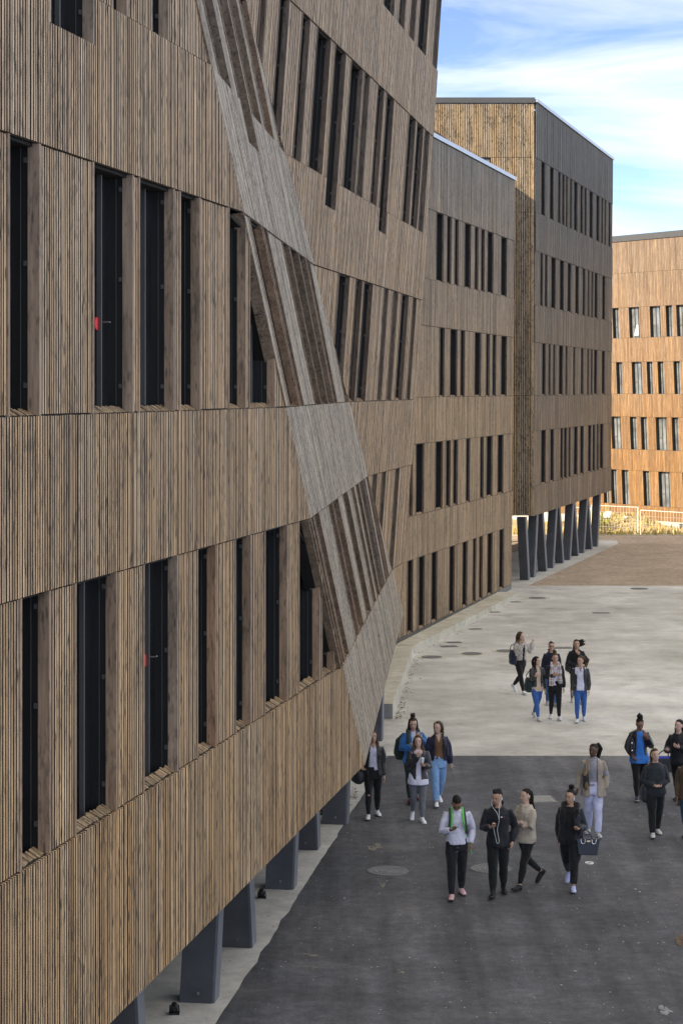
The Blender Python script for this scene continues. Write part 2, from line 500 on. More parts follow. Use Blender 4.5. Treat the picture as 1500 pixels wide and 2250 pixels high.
        if sill:
            n = max(2, int((s1 - s0 - 2 * th) / pitch)); k = MB()
            for i in range(n):
                a = s0 + jt + (s1 - s0 - 2 * jt) * (i + 0.14) / n; b = s0 + jt + (s1 - s0 - 2 * jt) * (i + 0.86) / n
                e = rng.uniform(-0.010, 0.006)
                d1_, b0_, b1_ = -depth - 0.03 + rng.uniform(-0.02, 0.01), bot(a), bot(b)
                k.hexa([P(a, b0_ - 0.05, -0.036), P(b, b1_ - 0.05, -0.036), P(b, b1_ - 0.05, d1_), P(a, b0_ - 0.05, d1_), P(a, b0_ - 0.004 + e, -0.036), P(b, b1_ - 0.004 + e, -0.036), P(b, b1_ + 0.062 + e, d1_), P(a, b0_ + 0.062 + e, d1_)], 0, rng.random())
            k.build('sill_board', M['wood_far'], w)
        if red:
            c = P(s0 + 0.012 + th, red, -0.21)
            ax = Vector((fc.u[0], fc.u[1], 0))
            t_ = MB(); t_.add(*tube_geo([P(s0 + 0.83, red, -deep + 0.012), P(s0 + 0.83, red, -deep + 0.03)], [(0.066, 0.066)] * 2, 20, None, 0.02))
            t_.build('red_disc', M['red'], w)
            hd = MB(); hd.tube([P(s0 + 0.99, red + 0.02, -deep + 0.01), P(s0 + 0.99, red + 0.02, -deep + 0.09), P(s0 + 1.05, red + 0.02, -deep + 0.09)], 0.009, 8)
            hd.build('handle', M['steel'], w)
        return w
    def facade(s, fc, mat, rows, bands, pitch, width, s_lo, s_hi, pier_in=0.018, band_front=0.0, **kw):
        """rows: (sill, head, [(px0, px1, height the pixels were read at, drop below the sill, red disc height)])"""
        for hb, ht in bands:
            lo, hi = fc.span(hb, ht)
            dr = [tuple(sorted((fc.at(w[0], w[2]), fc.at(w[1], w[2])))) + (w[3],) for sill, head, wins in rows if abs(sill - ht) < 0.01 for w in wins if len(w) > 3 and w[3] > 0]
            s.run(fc, max(lo, s_lo), min(hi, s_hi), hb, ht, mat, pitch, width, band_front, drops=dr)
        for sill, head, wins in rows:
            lo, hi = fc.span(sill, head)
            lo, hi = max(lo, s_lo), min(hi, s_hi)
            iv = []
            for wdef in wins:
                p0, p1, hr = wdef[0], wdef[1], wdef[2]
                drop = wdef[3] if len(wdef) > 3 else 0.0
                red = wdef[4] if len(wdef) > 4 else 0.0
                a, b = fc.at(p0, hr), fc.at(p1, hr)
                iv.append((min(a, b), max(a, b), drop, red))
            iv.sort()
            cur = lo
            for a, b, drop, red in iv:
                if b < lo or a > hi: continue
                if a - cur > 0.02: s.run(fc, cur, a, sill, head, mat, pitch, width, -pier_in)
                s.window(fc, a, min(b, hi), sill - drop, head, pitch, red=red, **kw)
                cur = b
            if hi - cur > 0.02: s.run(fc, cur, hi, sill, head, mat, pitch, width, -pier_in)
    def cut_drops(s, fc, drops):
        """boards of the band below are shorter where an opening drops below its sill"""
        out = []
        for q, r, m, z in s.slats:
            out.append((q, r, m, z))
        s.slats = out
    def finish(s, n_single=0, side=False):
        s.slats.sort(key=lambda x: -x[3])
        for q, r, m, z in s.slats[:n_single]:
            k = MB(); k.hexa(q, 0, r); k.m = [0, 0, 0, 1, 1, 1]; k.build('slat', [M[m], M['char_shade']], s.root)
        by = {}
        for q, r, m, z in s.slats[n_single:]:
            k = by.setdefault(m, MB()); k.hexa(q, 0, r)
            if side and m == 'wood': k.m[-6:] = [0, 0, 0, 1, 1, 1]
        for m, k in by.items():
            tag(k.build('slat_cladding', [M[m], M['char_shade']], s.root), kind='stuff')
        s.back.build('backing_board', M['backing'], s.root)

M['red'] = plain_mat('red_sticker', (0.75, 0.02, 0.03), 0.4, 0, 0.05)
M['steel'] = plain_mat('brushed_steel', (0.6, 0.6, 0.6), 0.3, 0.9, 0.05)
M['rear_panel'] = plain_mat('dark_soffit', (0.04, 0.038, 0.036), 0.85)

S1, H1, S2, H2, S3, H3, S4, H4, TOP = 4.07, 6.47, 8.08, 10.53, 12.14, 14.55, 16.17, 18.6, 21.0

# ---- the near block: flat facet A, twisted strip B1, overhanging facet B2
fA = Facet((-2.917, 17.5), (0.21, 1.0))
fA.R = line_through(S3, fA.at(463, S3), S1, fA.at(753, S1))
fA.bot = lambda t: 1.93 + 0.019 * t
fold = lambda h: fA.P(fA.R[0] + fA.R[1] * h, h)
f0, f1 = fold(0.0), fold(1.0)
fB1 = Facet((f0.x, f0.y), (0.07, 1.0), (f1.x - f0.x, f1.y - f0.y))
fB1.L = (0.0, 0.0)
fB1.R = line_through(S3, fB1.at(628, S3), S1, fB1.at(862, S1))
fB1.bot = lambda t: 2.22 + 0.030 * t
ridge = lambda h: fB1.P(fB1.R[0] + fB1.R[1] * h, h)
r0, r1 = ridge(0.0), ridge(1.0)
dR = r1 - r0
u2 = unit2(0.1744, 1.0)
al = dR.y / u2[1]
fB2 = Facet((r0.x, r0.y), u2, (dR.x - al * u2[0], 0.0))
fB2.L = (0.0, al)
fB2.R = line_through(S3, fB2.at(938, S3), S1, fB2.at(891, S1))
fB2.bot = lambda t: 2.6

near = Building('timber_building', (-2.0, 30.0, 0.0), 'nearest timber-slatted block with folded facade and dark columns beneath')
rowsA = [
    (S1, H1, [(45.6, 113, S1), (166, 259, S1), (316, 393, S1, 0, 5.35), (434, 477, S1), (517, 553, S1), (582, 633, S1), (657, 704, S1), (707.5, 735, S1)]),
    (S2, H2, [(19, 91, S2), (205, 295, S2, 0, 8.98), (306, 385, S2), (396, 442, S2), (503, 542, S2), (548.5, 606, S2)]),
    (S3, H3, [(109.5, 209, S3, 0.46), (247, 282, S3), (333, 373, S3)]),
]
bandsA = [(1.0, S1), (H1, S2), (H2, S3), (H3, TOP)]
near.facade(fA, 'wood', rowsA, bandsA, 0.064, 0.60, -4.0, 40.0)
rowsB1 = [
    (S1, H1, [(677.5, 689, H1), (691, 701, H1), (722, 730, H1), (731.5, 743, H1), (753.5, 763.6, H1), (772, 778, H1), (782, 788, H1), (790.5, 799.5, H1), (808.6, 813.6, H1), (842, 846, S1), (848.5, 853, S1)]),
    (S2, H2, [(638.5, 659, S2), (661.5, 669, S2), (694, 705.7, S2), (707, 721.4, S2), (722.4, 734, S2), (735.5, 742, S2), (760, 770, S2)]),
    (S3, H3, [(484, 510, S3), (527, 552, S3, 0.5), (557, 577, S3), (586, 604, S3), (617, 627, S3)]),
]
near.facade(fB1, 'wood_silver_lit', rowsB1, [(1.5, S1), (H1, S2), (H2, S3), (H3, TOP)], 0.064, 0.80, 0.0, 40.0)
rowsB2 = [
    (S1, H1, [(820, 830, H1), (841, 849.5, H1), (870, 879, H1, 0.1)]),
    (S2, H2, [(746, 770, H2), (784, 797.6, H2), (801, 820.5, H2), (845.5, 854.6, H2), (866, 875.4, H2), (884, 898.7, H2), (908.5, 916, H2)]),
    (S3, H3, [(572, 585, 14.1), (607, 628, 13.5), (644, 662, S3), (678, 708, S3), (718, 742, S3, 0.5), (754, 780, S3), (784, 796, S3), (814, 828, S3), (834, 850, S3, 0.48), (884, 898, S3), (902, 916, S3), (920, 930, S3)]),
    (S4, H4, [(844, 866, S4), (876, 888, S4), (900, 910, S4), (918, 936, S4), (951, 960, S4)]),
]
near.facade(fB2, 'wood', rowsB2, [(1.5, S1), (H1, S2), (H2, S3), (H3, S4), (H4, TOP)], 0.066, 0.66, -60.0, 40.0, depth=0.095, jamb='jamb_shaded')
for sill_, head_ in ((S1, H1), (S2, H2), (S3, H3)):
    n_ = 2
    for i in range(n_):
        h0, h1 = sill_ + (head_ - sill_) * i / n_ + 0.004, sill_ + (head_ - sill_) * (i + 1) / n_ - 0.004
        P = fB1.P; k = MB()
        k.hexa([P(-0.012, h0, 0.004), P(0.035, h0, 0.004), P(0.035, h0, -0.15), P(-0.012, h0, -0.15), P(-0.012, h1, 0.004), P(0.035, h1, 0.004), P(0.035, h1, -0.15), P(-0.012, h1, -0.15)], 0, 0.2 + 0.3 * i)
        k.build('fold_board', M['jamb'], near.root)
near.finish(296, True)
# inner volume: floors, roof and the soffit over the columns
k = MB()
lev = [2.32, S1, H1, S2, H2, S3, H3, S4, H4, 20.4]
ring = []
for h in lev:
    ins = 0.62
    pa = fA.P(-10.0, h, -ins); pf = fold(h) + Vector((-ins, 0.2, 0)); pr = ridge(min(h, 20.0)) + Vector((-ins, 0, 0))
    if h < 3.2: pr = ridge(3.2) + Vector((-ins, 0, 0))
    pe = fB2.P(fB2.R[0] + fB2.R[1] * h, h, -ins)
    ring.append([pa, pf, pr, pe, Vector((-22, 50.4, h)), Vector((-22, 7.5, h))])
for i in range(len(lev) - 1):
    a, b = ring[i], ring[i + 1]
    k.add(a + b, [(j, (j + 1) % 6, 6 + (j + 1) % 6, 6 + j) for j in range(6)])
k.add(ring[0], [(5, 4, 3, 2, 1, 0)]); k.add(ring[-1], [(0, 1, 2, 3, 4, 5)])
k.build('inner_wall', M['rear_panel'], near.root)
# soffit lip: closes the gap between the cladding's lower edge and the inner volume
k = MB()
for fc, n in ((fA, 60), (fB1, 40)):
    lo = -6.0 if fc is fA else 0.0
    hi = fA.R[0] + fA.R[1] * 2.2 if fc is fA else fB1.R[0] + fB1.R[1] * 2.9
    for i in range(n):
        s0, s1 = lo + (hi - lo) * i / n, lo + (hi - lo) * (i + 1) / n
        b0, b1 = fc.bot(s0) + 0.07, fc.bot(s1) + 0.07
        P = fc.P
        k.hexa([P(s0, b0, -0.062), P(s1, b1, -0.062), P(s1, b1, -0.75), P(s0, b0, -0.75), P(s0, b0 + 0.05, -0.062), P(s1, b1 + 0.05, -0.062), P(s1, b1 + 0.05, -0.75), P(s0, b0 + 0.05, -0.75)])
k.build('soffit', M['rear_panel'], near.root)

# columns: pairs of slanted slabs, alternately leaning towards and away from us
def slab_column(b, base, lean, width, thick, height, along, across, top_scale=1.0):
    """base: centre of the foot; lean: shift of the head along the row; front face dark, narrow outer edge paler"""
    A, C_ = Vector((*along, 0)), Vector((*across, 0))
    k = MB()
    ch = 0.03
    rings = []
    for z, sh, sc in ((0.0, 0.0, 1.0), (height, lean, top_scale)):
        c = Vector((base.x, base.y, z)) + A * sh
        hw, ht = width / 2, thick / 2 * sc
        rings.append([c + A * x + C_ * y for x, y in ((-ht, -hw), (-ht, hw - ch), (-ht + ch, hw), (ht - ch, hw), (ht, hw - ch), (ht, -hw))])
    v = rings[0] + rings[1]
    f = [(i, (i + 1) % 6, 6 + (i + 1) % 6, 6 + i) for i in range(6)] + [(5, 4, 3, 2, 1, 0), (6, 7, 8, 9, 10, 11)]
    k.add(v, f)
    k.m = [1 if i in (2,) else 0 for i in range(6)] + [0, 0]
    o = k.build('column', [M['column'], M['column_skylit']], b.root)
    st = MB(); c = Vector((base.x, base.y, 0)) - A * (thick / 2 + 0.001) + C_ * 0.02
    st.tube([c + Vector((0, 0, 0.14)), c - A * 0.025 + Vector((0, 0, 0.14))], 0.022, 10)
    st.build('bolt', M['column_skylit'], o)
    return o
alA, acA = unit2(0.14, 1.0), (0.99, -0.139)
for px, py, lean in ((314, 2318, 0.45), (477, 2206, -0.65), (560, 2084, 0.55), (650, 1956, -0.6), (703, 1869, 0.5), (766, 1813, -0.5)):
    g = ground_at(px, py)
    slab_column(near, Vector((g.x - 0.25, g.y + 0.2, 0)), -lean, 0.48, 0.40, 2.38, alA, acA)
for y, xo, lean in ((45.5, 0.42, 0.5), (48.6, 0.88, -0.4)):
    slab_column(near, Vector((xo - 0.05, y, 0)), -lean, 0.30, 0.36, 2.9, alA, acA)

# ---- the lower middle block C
cN, cF = 60.0, 85.45
fC = Facet((7.18 - 0.2778 * (85.5 - cN) - 0.06, cN), (0.2778, 1.0), (0.008, 0.0))
LC = (cF - cN) / fC.u[1]
mid = Building('timber_building', (4.0, 75.0, 0.0), 'lower flat-fronted timber block standing on a grey plinth behind the concrete kerb')
hr = lambda l, h: [(a, b, h) for a, b in l]
rowsC = [
    (0.22, 2.66, hr([(895, 907.5), (920, 933.5), (948, 961), (987, 999), (1016, 1027), (1039, 1046.5), (1053, 1060.5), (1071, 1082), (1097, 1107)], 1.4)),
    (S1 + 0.04, H1 + 0.04, hr([(899.5, 907), (914, 932), (957, 973), (980, 990), (996, 1006), (1024, 1033), (1055, 1063), (1069, 1082), (1093.5, 1106)], 5.3)),
    (S2, H2, hr([(966, 977), (989, 1005), (1012, 1021), (1043, 1057), (1068, 1076), (1082, 1090), (1101, 1114)], 9.3)),
    (S3, H3, hr([(959, 975), (982, 992), (999, 1008), (1021, 1035), (1043, 1051), (1057, 1065), (1071, 1084.5), (1101, 1114)], 13.3)),
]
mid.facade(fC, 'wood_far', rowsC, [(2.66, S1 + 0.04), (H1 + 0.04, S2), (H2, S3), (H3, 17.05)], 0.105, 0.74, 0.0, LC, mull=False, depth=0.07, jamb='jamb_shaded')
mid.finish()
def along(fc, s0, s1, d0, d1, z0, z1):
    q = []
    for z in (z0, z1):
        for t, d in ((s0, d0), (s1, d0), (s1, d1), (s0, d1)):
            p = fc.P(t, z, 0); q.append(Vector((p.x + fc.n.x * d, p.y + fc.n.y * d, z)))
    return q
k = MB(); k.hexa(along(fC, -1.0, LC, -0.02, -0.5, 0.0, 0.205)); k.build('plinth', plain_mat('grey_render', (0.17, 0.165, 0.15), 0.85, 0, 0.2, 1.5), mid.root)
k = MB(); k.hexa(along(fC, -3.0, LC - 0.02, -0.45, -11.0, 0.0, 16.9)); k.build('inner_wall', M['rear_panel'], mid.root)
k = MB(); k.hexa(along(fC, -2.0, LC + 0.05, 0.05, -0.45, 17.07, 17.22)); k.build('roof_cap', M['cap'], mid.root)
# its ground floor goes on towards us under the near block, set back
fG = Facet((0.62, 50.5), (0.078, 1.0))
LG = 15.0
wG = []
t = 0.4
while t < LG - 0.8:
    wG.append((t, t + 0.95)); t += 1.62
for a, b in wG:
    mid.window(fG, a, b, 0.30, 2.7, 0.09, mull=False, jamb='jamb_shaded')
cur = 0.0
for a, b in wG + [(LG, LG)]:
    mid.run(fG, cur, a, 0.30, 2.7, 'wood_far', 0.09, 0.74, -0.018); cur = b
mid.run(fG, 0.0, LG, 2.7, 4.0, 'wood_far', 0.09, 0.74, 0.0)
ex = {}
for q, r, m_, z in mid.slats[-1000:]: pass
kk = MB()
n_new = [x for x in mid.slats if x[0][0].y < 65.6 and x[0][0].x < 2.2 and abs(x[0][0].z) < 4.1 and x[0][0].y < cN + 20]
for q, r, m_, z in n_new:
    if q[0].y < 65.6: kk.hexa(q, 0, r)
tag(kk.build('slat_cladding', M['wood_far'], mid.root), kind='stuff')
k = MB(); k.hexa(along(fG, -0.1, LG, -0.4, -8.0, 0.0, 3.9)); k.build('inner_wall', M['rear_panel'], mid.root)
k = MB(); k.hexa(along(fG, -0.05, LG + 1.0, -0.03, -0.39, 0.0, 0.285)); k.build('plinth', M['cap_dark'], mid.root)

# ---- the tall far block D on slanted columns, its end wall in the sun
fD = Facet((8.46, 90.2), (0.2805, 1.0), (0.006, 0.0))
LD = fD.at(1344.5, 12.0)
far = Building('timber_building', (9.0, 101.0, 0.0), 'tall far timber block raised on slanted columns with a sunlit end wall')
rowsD = [
    (S1 + 0.02, 6.52, hr([(1189, 1199), (1209, 1217), (1231, 1237), (1239, 1245), (1249, 1254), (1261, 1269), (1275, 1282), (1292, 1299), (1302, 1307), (1311, 1315), (1318, 1325)], 5.3)),
    (S2, 10.44, hr([(1191, 1199), (1205, 1210), (1215, 1220), (1228, 1237), (1242, 1246.5), (1259, 1264), (1276, 1282), (1290, 1294), (1298, 1302), (1305, 1312), (1322, 1329)], 9.2)),
    (S3 - 0.05, 14.47, hr([(1187, 1193), (1197, 1203), (1211, 1221), (1230, 1239), (1247, 1255), (1264, 1272), (1280, 1286), (1291, 1295), (1299, 1303), (1306, 1313), (1323, 1330)], 13.2)),
    (S4, 18.58, hr([(1189, 1198), (1208, 1217), (1226, 1232), (1235, 1240.5), (1243, 1248), (1252, 1257), (1261, 1269), (1275, 1281), (1284, 1289), (1295, 1303), (1310, 1317), (1321, 1325), (1328, 1332), (1337, 1341.5)], 17.3)),
]
far.facade(fD, 'wood_grey', rowsD, [(2.77, S1 + 0.02), (6.52, S2), (10.44, S3 - 0.05), (14.47, S4), (18.58, 21.0)], 0.125, 0.76, 0.0, LD, mull=False, depth=0.06, jamb='jamb_shaded')
far.finish()
k = MB(); k.hexa(along(fD, -0.03, LD + 0.08, 0.06, -0.5, 21.02, 21.16)); k.build('roof_cap', M['cap'], far.root)
k = MB(); k.hexa(along(fD, 0.2, LD - 0.03, -0.42, -8.5, 2.80, 20.9)); k.build('inner_wall', M['rear_panel'], far.root)
# end wall: open slats over a dark membrane
fE = Facet((8.46 - 14.0, 90.2), (1.0, 0.0))
ew = MB(); singles = []
rng = random.Random(3)
levels = [2.77, 5.2, S1 + 2.45, S2 + 0.02, 10.46, S3, 14.5, S4, 18.58, 20.96]
levels = sorted(set(levels))
px_ = 0.0795
nsl = int(14.0 / px_)
for i in range(nsl):
    s1 = 14.0 - i * px_; s0 = s1 - 0.045
    r = rng.random()
    tight = i < 1
    for a, b in ((2.77, S2), (S2, S4), (S4, 18.58), (18.58, 20.96)):
        w0 = fE.at(1054, 18.2); w1 = fE.at(1077, 18.2)
        if a < 17 and b > 16.5 or (a, b) == (S4, 18.58):
            if w0 < (s0 + s1) / 2 < w1 and (a, b) == (S4, 18.58): continue
        P = fE.P; d0 = rng.uniform(-0.004, 0.004)
        q = [P(s0, a + 0.008, d0), P(s1, a + 0.008, d0), P(s1, a + 0.008, -0.085), P(s0, a + 0.008, -0.085), P(s0, b - 0.008, d0), P(s1, b - 0.008, d0), P(s1, b - 0.008, -0.085), P(s0, b - 0.008, -0.085)]
        r2 = (r * 0.7 + rng.random() * 0.3)
        if i < 54:
            kq = MB(); kq.hexa(q, 0, r2); kq.m = [0, 0, 0, 1, 1, 1]; kq.build('slat', [M['wood_sunlit'], M['char_shade']], far.root)
        else: ew.hexa(q, 0, r2)
tag(ew.build('slat_cladding', M['wood_sunlit'], far.root), kind='stuff')
k = MB()
P = fE.P
k.hexa([P(0, 2.8, -0.13), P(13.93, 2.8, -0.13), P(13.93, 2.8, -0.3), P(0, 2.8, -0.3), P(0, 20.95, -0.13), P(13.93, 20.95, -0.13), P(13.93, 20.95, -0.3), P(0, 20.95, -0.3)])
for z in np.arange(3.4, 20.9, 1.2):      # horizontal battens
    k.hexa([P(0, z, -0.087), P(13.93, z, -0.087), P(13.93, z, -0.129), P(0, z, -0.129), P(0, z + 0.05, -0.087), P(13.93, z + 0.05, -0.087), P(13.93, z + 0.05, -0.129), P(0, z + 0.05, -0.129)])
k.build('backing_board', plain_mat('black_membrane', (0.03, 0.03, 0.033), 0.8), far.root)
far.window(fE, fE.at(1054, 18.2), fE.at(1077, 18.2), S4 + 0.2, 18.56, 0.1, sill=False, mull=False, jamb=False, depth=0.06, deep=0.112, glass='glass_far')
k = MB(); k.hexa([P(0, 20.98, 0.06), P(14.05, 20.98, 0.06), P(14.05, 20.98, -0.3), P(0, 20.98, -0.3), P(0, 21.22, 0.06), P(14.05, 21.22, 0.06), P(14.05, 21.22, -0.3), P(0, 21.22, -0.3)])
k.build('roof_cap', M['cap_dark'], far.root)
k = MB(); k.box(8.388, 8.474, 90.193, 90.34, 2.775, 20.95, 0, 0.4); k.build('corner_board', M['wood_sunlit'], far.root)
# rear wing, hidden behind the near block, whose roof edge throws the slanting shadow on the end wall
k = MB()
xe = 2.0
q = []
for z in (0.0, 21.25):
    q += [(xe - 0.2805 * 26, 64.2, z), (xe - 0.05, 90.05, z), (xe - 16, 90.05, z), (xe - 16 - 7, 64.2, z)]
k.hexa(q); k.build('rear_wing', M['rear_panel'], far.root)
alD, acD = fD.u, (fD.n.x, fD.n.y)
feet = [(1169, 1274, 0.55), (1183, 1268, -0.55), (1208, 1255, 0.75), (1221, 1248, -0.75), (1243, 1237, 0.8), (1256, 1230, -0.8), (1273, 1221, 0.85), (1285, 1215, -0.85), (1304.5, 1206.5, 0.9), (1313, 1200.5, -0.75)]
for px, py, lean in feet:
    y = F * H / (py - HY)
    x = 8.46 + 0.2805 * (y - 90.2) - 0.36
    slab_column(far, Vector((x + 0.06, y, 0)), -lean * 1.35, 0.38, 0.46, 2.80, alD, acD, 1.0)
    slab_column(far, Vector((x - 6.2, y + 1.7, 0)), -lean * 1.35, 0.38, 0.46, 2.80, alD, acD, 1.0)

# ---- the sunlit building at the back right
u4 = unit2(0.678, -1.0)
x0, y0 = (1348 - CX) / F * 152.7, 152.7
fX = Facet((x0 - u4[0] * 0, y0), u4, (-0.0 * u4[0], 0.0))
fX.w = (-0.046 * u4[0] * 1.2, -0.046 * u4[1] * 1.2)
fX.O = (x0 - fX.w[0] * 12.0, y0 - fX.w[1] * 12.0)
M['wood_orange'] = wood_mat('orange_stained_boards', [(0.0, (0.195, 0.100, 0.042)), (0.35, (0.26, 0.142, 0.060)), (0.7, (0.23, 0.134, 0.066)), (1.0, (0.295, 0.162, 0.060))], smudge=(0.12, 0.075, 0.045), smudge_amt=0.5, knot=0.35, streak=0.7, chip=0.8, grey=(3.0, 18.0, 0.45))
back = Building('timber_building', (24.0, 152.0, -1.9), 'sunlit orange-brown building with leaning windows far behind the wire fence')
def rowx(px, y0_, y1_):
    z = lambda p: 1 / (1 / 152.7 * (1 + (p - 1348) * 0.000303))
    return px
rowsX = [
    (-0.12, 2.42, hr([(1262, 1272), (1283, 1293), (1303, 1312), (1325, 1338), (1342, 1355), (1366, 1381), (1413, 1427), (1447, 1472), (1500, 1516)], 1.1)),
    (3.97, 6.37, hr([(1300, 1316), (1343, 1364), (1384, 1399), (1408, 1422), (1441, 1465), (1476, 1491), (1510, 1526)], 5.1)),
    (8.06, 10.42, hr([(1310, 1326), (1354, 1367), (1388, 1410), (1421, 1434), (1445, 1458), (1480, 1494.5), (1512, 1530)], 9.2)),
    (12.2, 14.46, hr([(1345.5, 1360), (1381.5, 1404), (1427.5, 1451), (1462.5, 1477), (1486, 1506)], 13.3)),
]
SX = (-22.0, 30.0)
back.facade(fX, 'wood_orange', rowsX, [(-1.15, -0.12), (2.42, 3.97), (6.37, 8.06), (10.42, 12.2), (14.46, 17.0), (17.0, 19.35)], 0.155, 0.90, SX[0], SX[1], pier_in=0.003, mull=True, jamb=False, sill=False, depth=0.08, deep=0.30, glass='glass_far')
back.finish()
k = MB(); k.hexa(along(fX, SX[0], SX[1], 0.08, -0.5, 19.37, 19.82)); k.build('roof_cap', M['cap_dark'], back.root)
k = MB(); k.hexa(along(fX, SX[0] + 0.2, SX[1] - 0.2, -0.42, -13.0, -2.2, 19.3)); k.build('inner_wall', M['rear_panel'], back.root)
M['plinth_pale'] = plain_mat('pale_concrete_base', (0.42, 0.40, 0.36), 0.85, 0, 0.1, 1.0)
k = MB(); k.hexa(along(fX, SX[0], SX[1], -0.06, -0.41, -2.2, -1.16)); k.build('plinth', M['plinth_pale'], back.root)
for p0, p1 in ((1397, 1442), (1491, 1520)):
    a, b = fX.at(p0, -1.7), fX.at(p1, -1.7)
    k = MB(); k.hexa(along(fX, a, b, -0.035, -0.059, -2.0, -1.25)); wv = k.build('vent_grille', M['cap_dark'], back.root)
    k = MB()
    for i in range(9):
        t = a + (b - a) * (i + 0.5) / 9
        k.hexa(along(fX, t - 0.02, t + 0.02, -0.02, -0.034, -2.0, -1.25))
    tag(k.build('vent_bar', M['metal_grey'], wv), kind='stuff')
# white clothes hanging behind one window of the top row
k = MB(); a = fX.at(1396, 12.6)
k.tube([fX.P(a, 12.35, -0.27), fX.P(a, 12.75, -0.27), fX.P(a, 13.15, -0.27)], [(0.30, 0.02), (0.22, 0.02), (0.10, 0.02)], 10)
k.build('white_curtain', plain_mat('white_cloth', (0.8, 0.8, 0.72), 0.8), back.root)
# rooftop aerial
p = fX.P(fX.at(1487, 20), 19.9, -3.0)
ant = root('roof_aerial', p, 'thin white aerial mast on the roof of the sunlit building', 'aerial')
M['white_metal'] = plain_mat('white_metal', (0.75, 0.75, 0.73), 0.4, 0.2, 0.05)
k = MB(); k.tube([p, p + Vector((0, 0, 1.5))], 0.06, 8); k.build('mast', M['white_metal'], ant)
k = MB(); k.tube([p + Vector((-0.22, 0, 0)), p + Vector((-0.12, 0, 1.1)), p + Vector((-0.05, 0, 1.4))], 0.035, 6); k.tube([p + Vector((0.3, 0, 0)), p + Vector((0.05, 0, 1.2))], 0.035, 6); k.build('brace', M['white_metal'], ant)
k = MB(); k.tube([p + Vector((-0.3, 0, 1.45)), p + Vector((-0.27, 0, 2.5))], 0.03, 6); k.tube([p + Vector((-0.4, 0, 1.45)), p + Vector((0.4, 0, 1.45))], 0.03, 6); k.build('antenna_rod', M['white_metal'], ant)
# ------------------------------------------------------------------ ground
def ground_mat(name, base, dark, light, spots=0.0, wet=0.0, rough=0.85, big=0.12, fine=38.0, spotcol=(0.55, 0.54, 0.50), patchcol=None, contrast=1.0, grain=0.3, tracks=0.0):
    m, nt, b = new_mat(name); L = nt.links
    tcn = N(nt, 'ShaderNodeTexCoord')
    o = tcn.outputs['Object']
    n1 = noise_node(nt, o, big, 6, 0.62)
    c = ramp(nt, n1.outputs['Fac'], [(0.30, dark), (0.50, base), (0.70, light)]).outputs['Color']
    n2 = noise_node(nt, o, big * 7, 6, 0.7)
    r2 = ramp(nt, n2.outputs['Fac'], [(0.3, 1 - 0.22 * contrast), (0.7, 1 + 0.22 * contrast)])
    c = mixc(nt, 1.0, c, r2.outputs['Color'], 'MULTIPLY')
    n3 = noise_node(nt, o, fine, 3, 0.7)
    r3 = ramp(nt, n3.outputs['Fac'], [(0.3, 1 - grain), (0.7, 1 + grain)])
    c = mixc(nt, 1.0, c, r3.outputs['Color'], 'MULTIPLY')
    if tracks > 0:
        mpt = N(nt, 'ShaderNodeMapping'); mpt.inputs['Scale'].default_value = (1.5, 0.10, 1.0); mpt.inputs['Rotation'].default_value = (0, 0, math.radians(6)); L.new(o, mpt.inputs['Vector'])
        nt_ = noise_node(nt, mpt.outputs[0], 1.0, 5, 0.65)
        rt = ramp(nt, nt_.outputs['Fac'], [(0.32, 1 - tracks), (0.5, 1.0), (0.7, 1 + tracks)])
        c = mixc(nt, 1.0, c, rt.outputs['Color'], 'MULTIPLY')
        mid_ = noise_node(nt, o, 5.5, 4, 0.7)
        rm = ramp(nt, mid_.outputs['Fac'], [(0.35, 1 - tracks * 0.6), (0.65, 1 + tracks * 0.6)])
        c = mixc(nt, 1.0, c, rm.outputs['Color'], 'MULTIPLY')
    if patchcol is not None:
        n4 = noise_node(nt, o, 0.42, 7, 0.72)
        r4 = ramp(nt, n4.outputs['Fac'], [(0.57, 0.0), (0.70, 1.0)])
        f4 = N(nt, 'ShaderNodeMath', operation='MULTIPLY'); f4.inputs[1].default_value = 0.65
        L.new(r4.outputs['Color'], f4.inputs[0])
        c = mixc(nt, f4.outputs[0], c, patchcol)
    if spots > 0:
        v = N(nt, 'ShaderNodeTexVoronoi'); v.inputs['Scale'].default_value = 3.4
        L.new(o, v.inputs['Vector'])
        rv = ramp(nt, v.outputs['Distance'], [(0.035, 1.0), (0.07, 0.0)])
        n5 = noise_node(nt, o, 0.9, 3, 0.5)
        r5 = ramp(nt, n5.outputs['Fac'], [(0.45, 0.0), (0.6, 1.0)])
        f5 = N(nt, 'ShaderNodeMath', operation='MULTIPLY'); L.new(rv.outputs['Color'], f5.inputs[0]); L.new(r5.outputs['Color'], f5.inputs[1])
        f6 = N(nt, 'ShaderNodeMath', operation='MULTIPLY'); f6.inputs[1].default_value = spots; L.new(f5.outputs[0], f6.inputs[0])
        c = mixc(nt, f6.outputs[0], c, spotcol)
    L.new(c, b.inputs['Base Color'])
    rr = ramp(nt, n1.outputs['Fac'], [(0.35, rough), (0.65, rough - wet)])
    L.new(rr.outputs['Color'], b.inputs['Roughness'])
    b.inputs['Specular IOR Level'].default_value = 0.35
    bump(nt, b, n3.outputs['Fac'], 0.25, 0.006)
    return m
M['asphalt'] = ground_mat('worn_asphalt', (0.089, 0.090, 0.101), (0.064, 0.065, 0.073), (0.138, 0.136, 0.138), spots=0.5, wet=0.12, rough=0.86, patchcol=(0.15, 0.142, 0.128), grain=0.3, fine=30, tracks=0.36, contrast=1.6)
M['concrete'] = ground_mat('stained_concrete', (0.50, 0.48, 0.435), (0.355, 0.335, 0.295), (0.66, 0.64, 0.595), wet=0.25, rough=0.8, big=0.10, patchcol=(0.24, 0.215, 0.17), grain=0.1, fine=20, contrast=1.2, tracks=0.05)
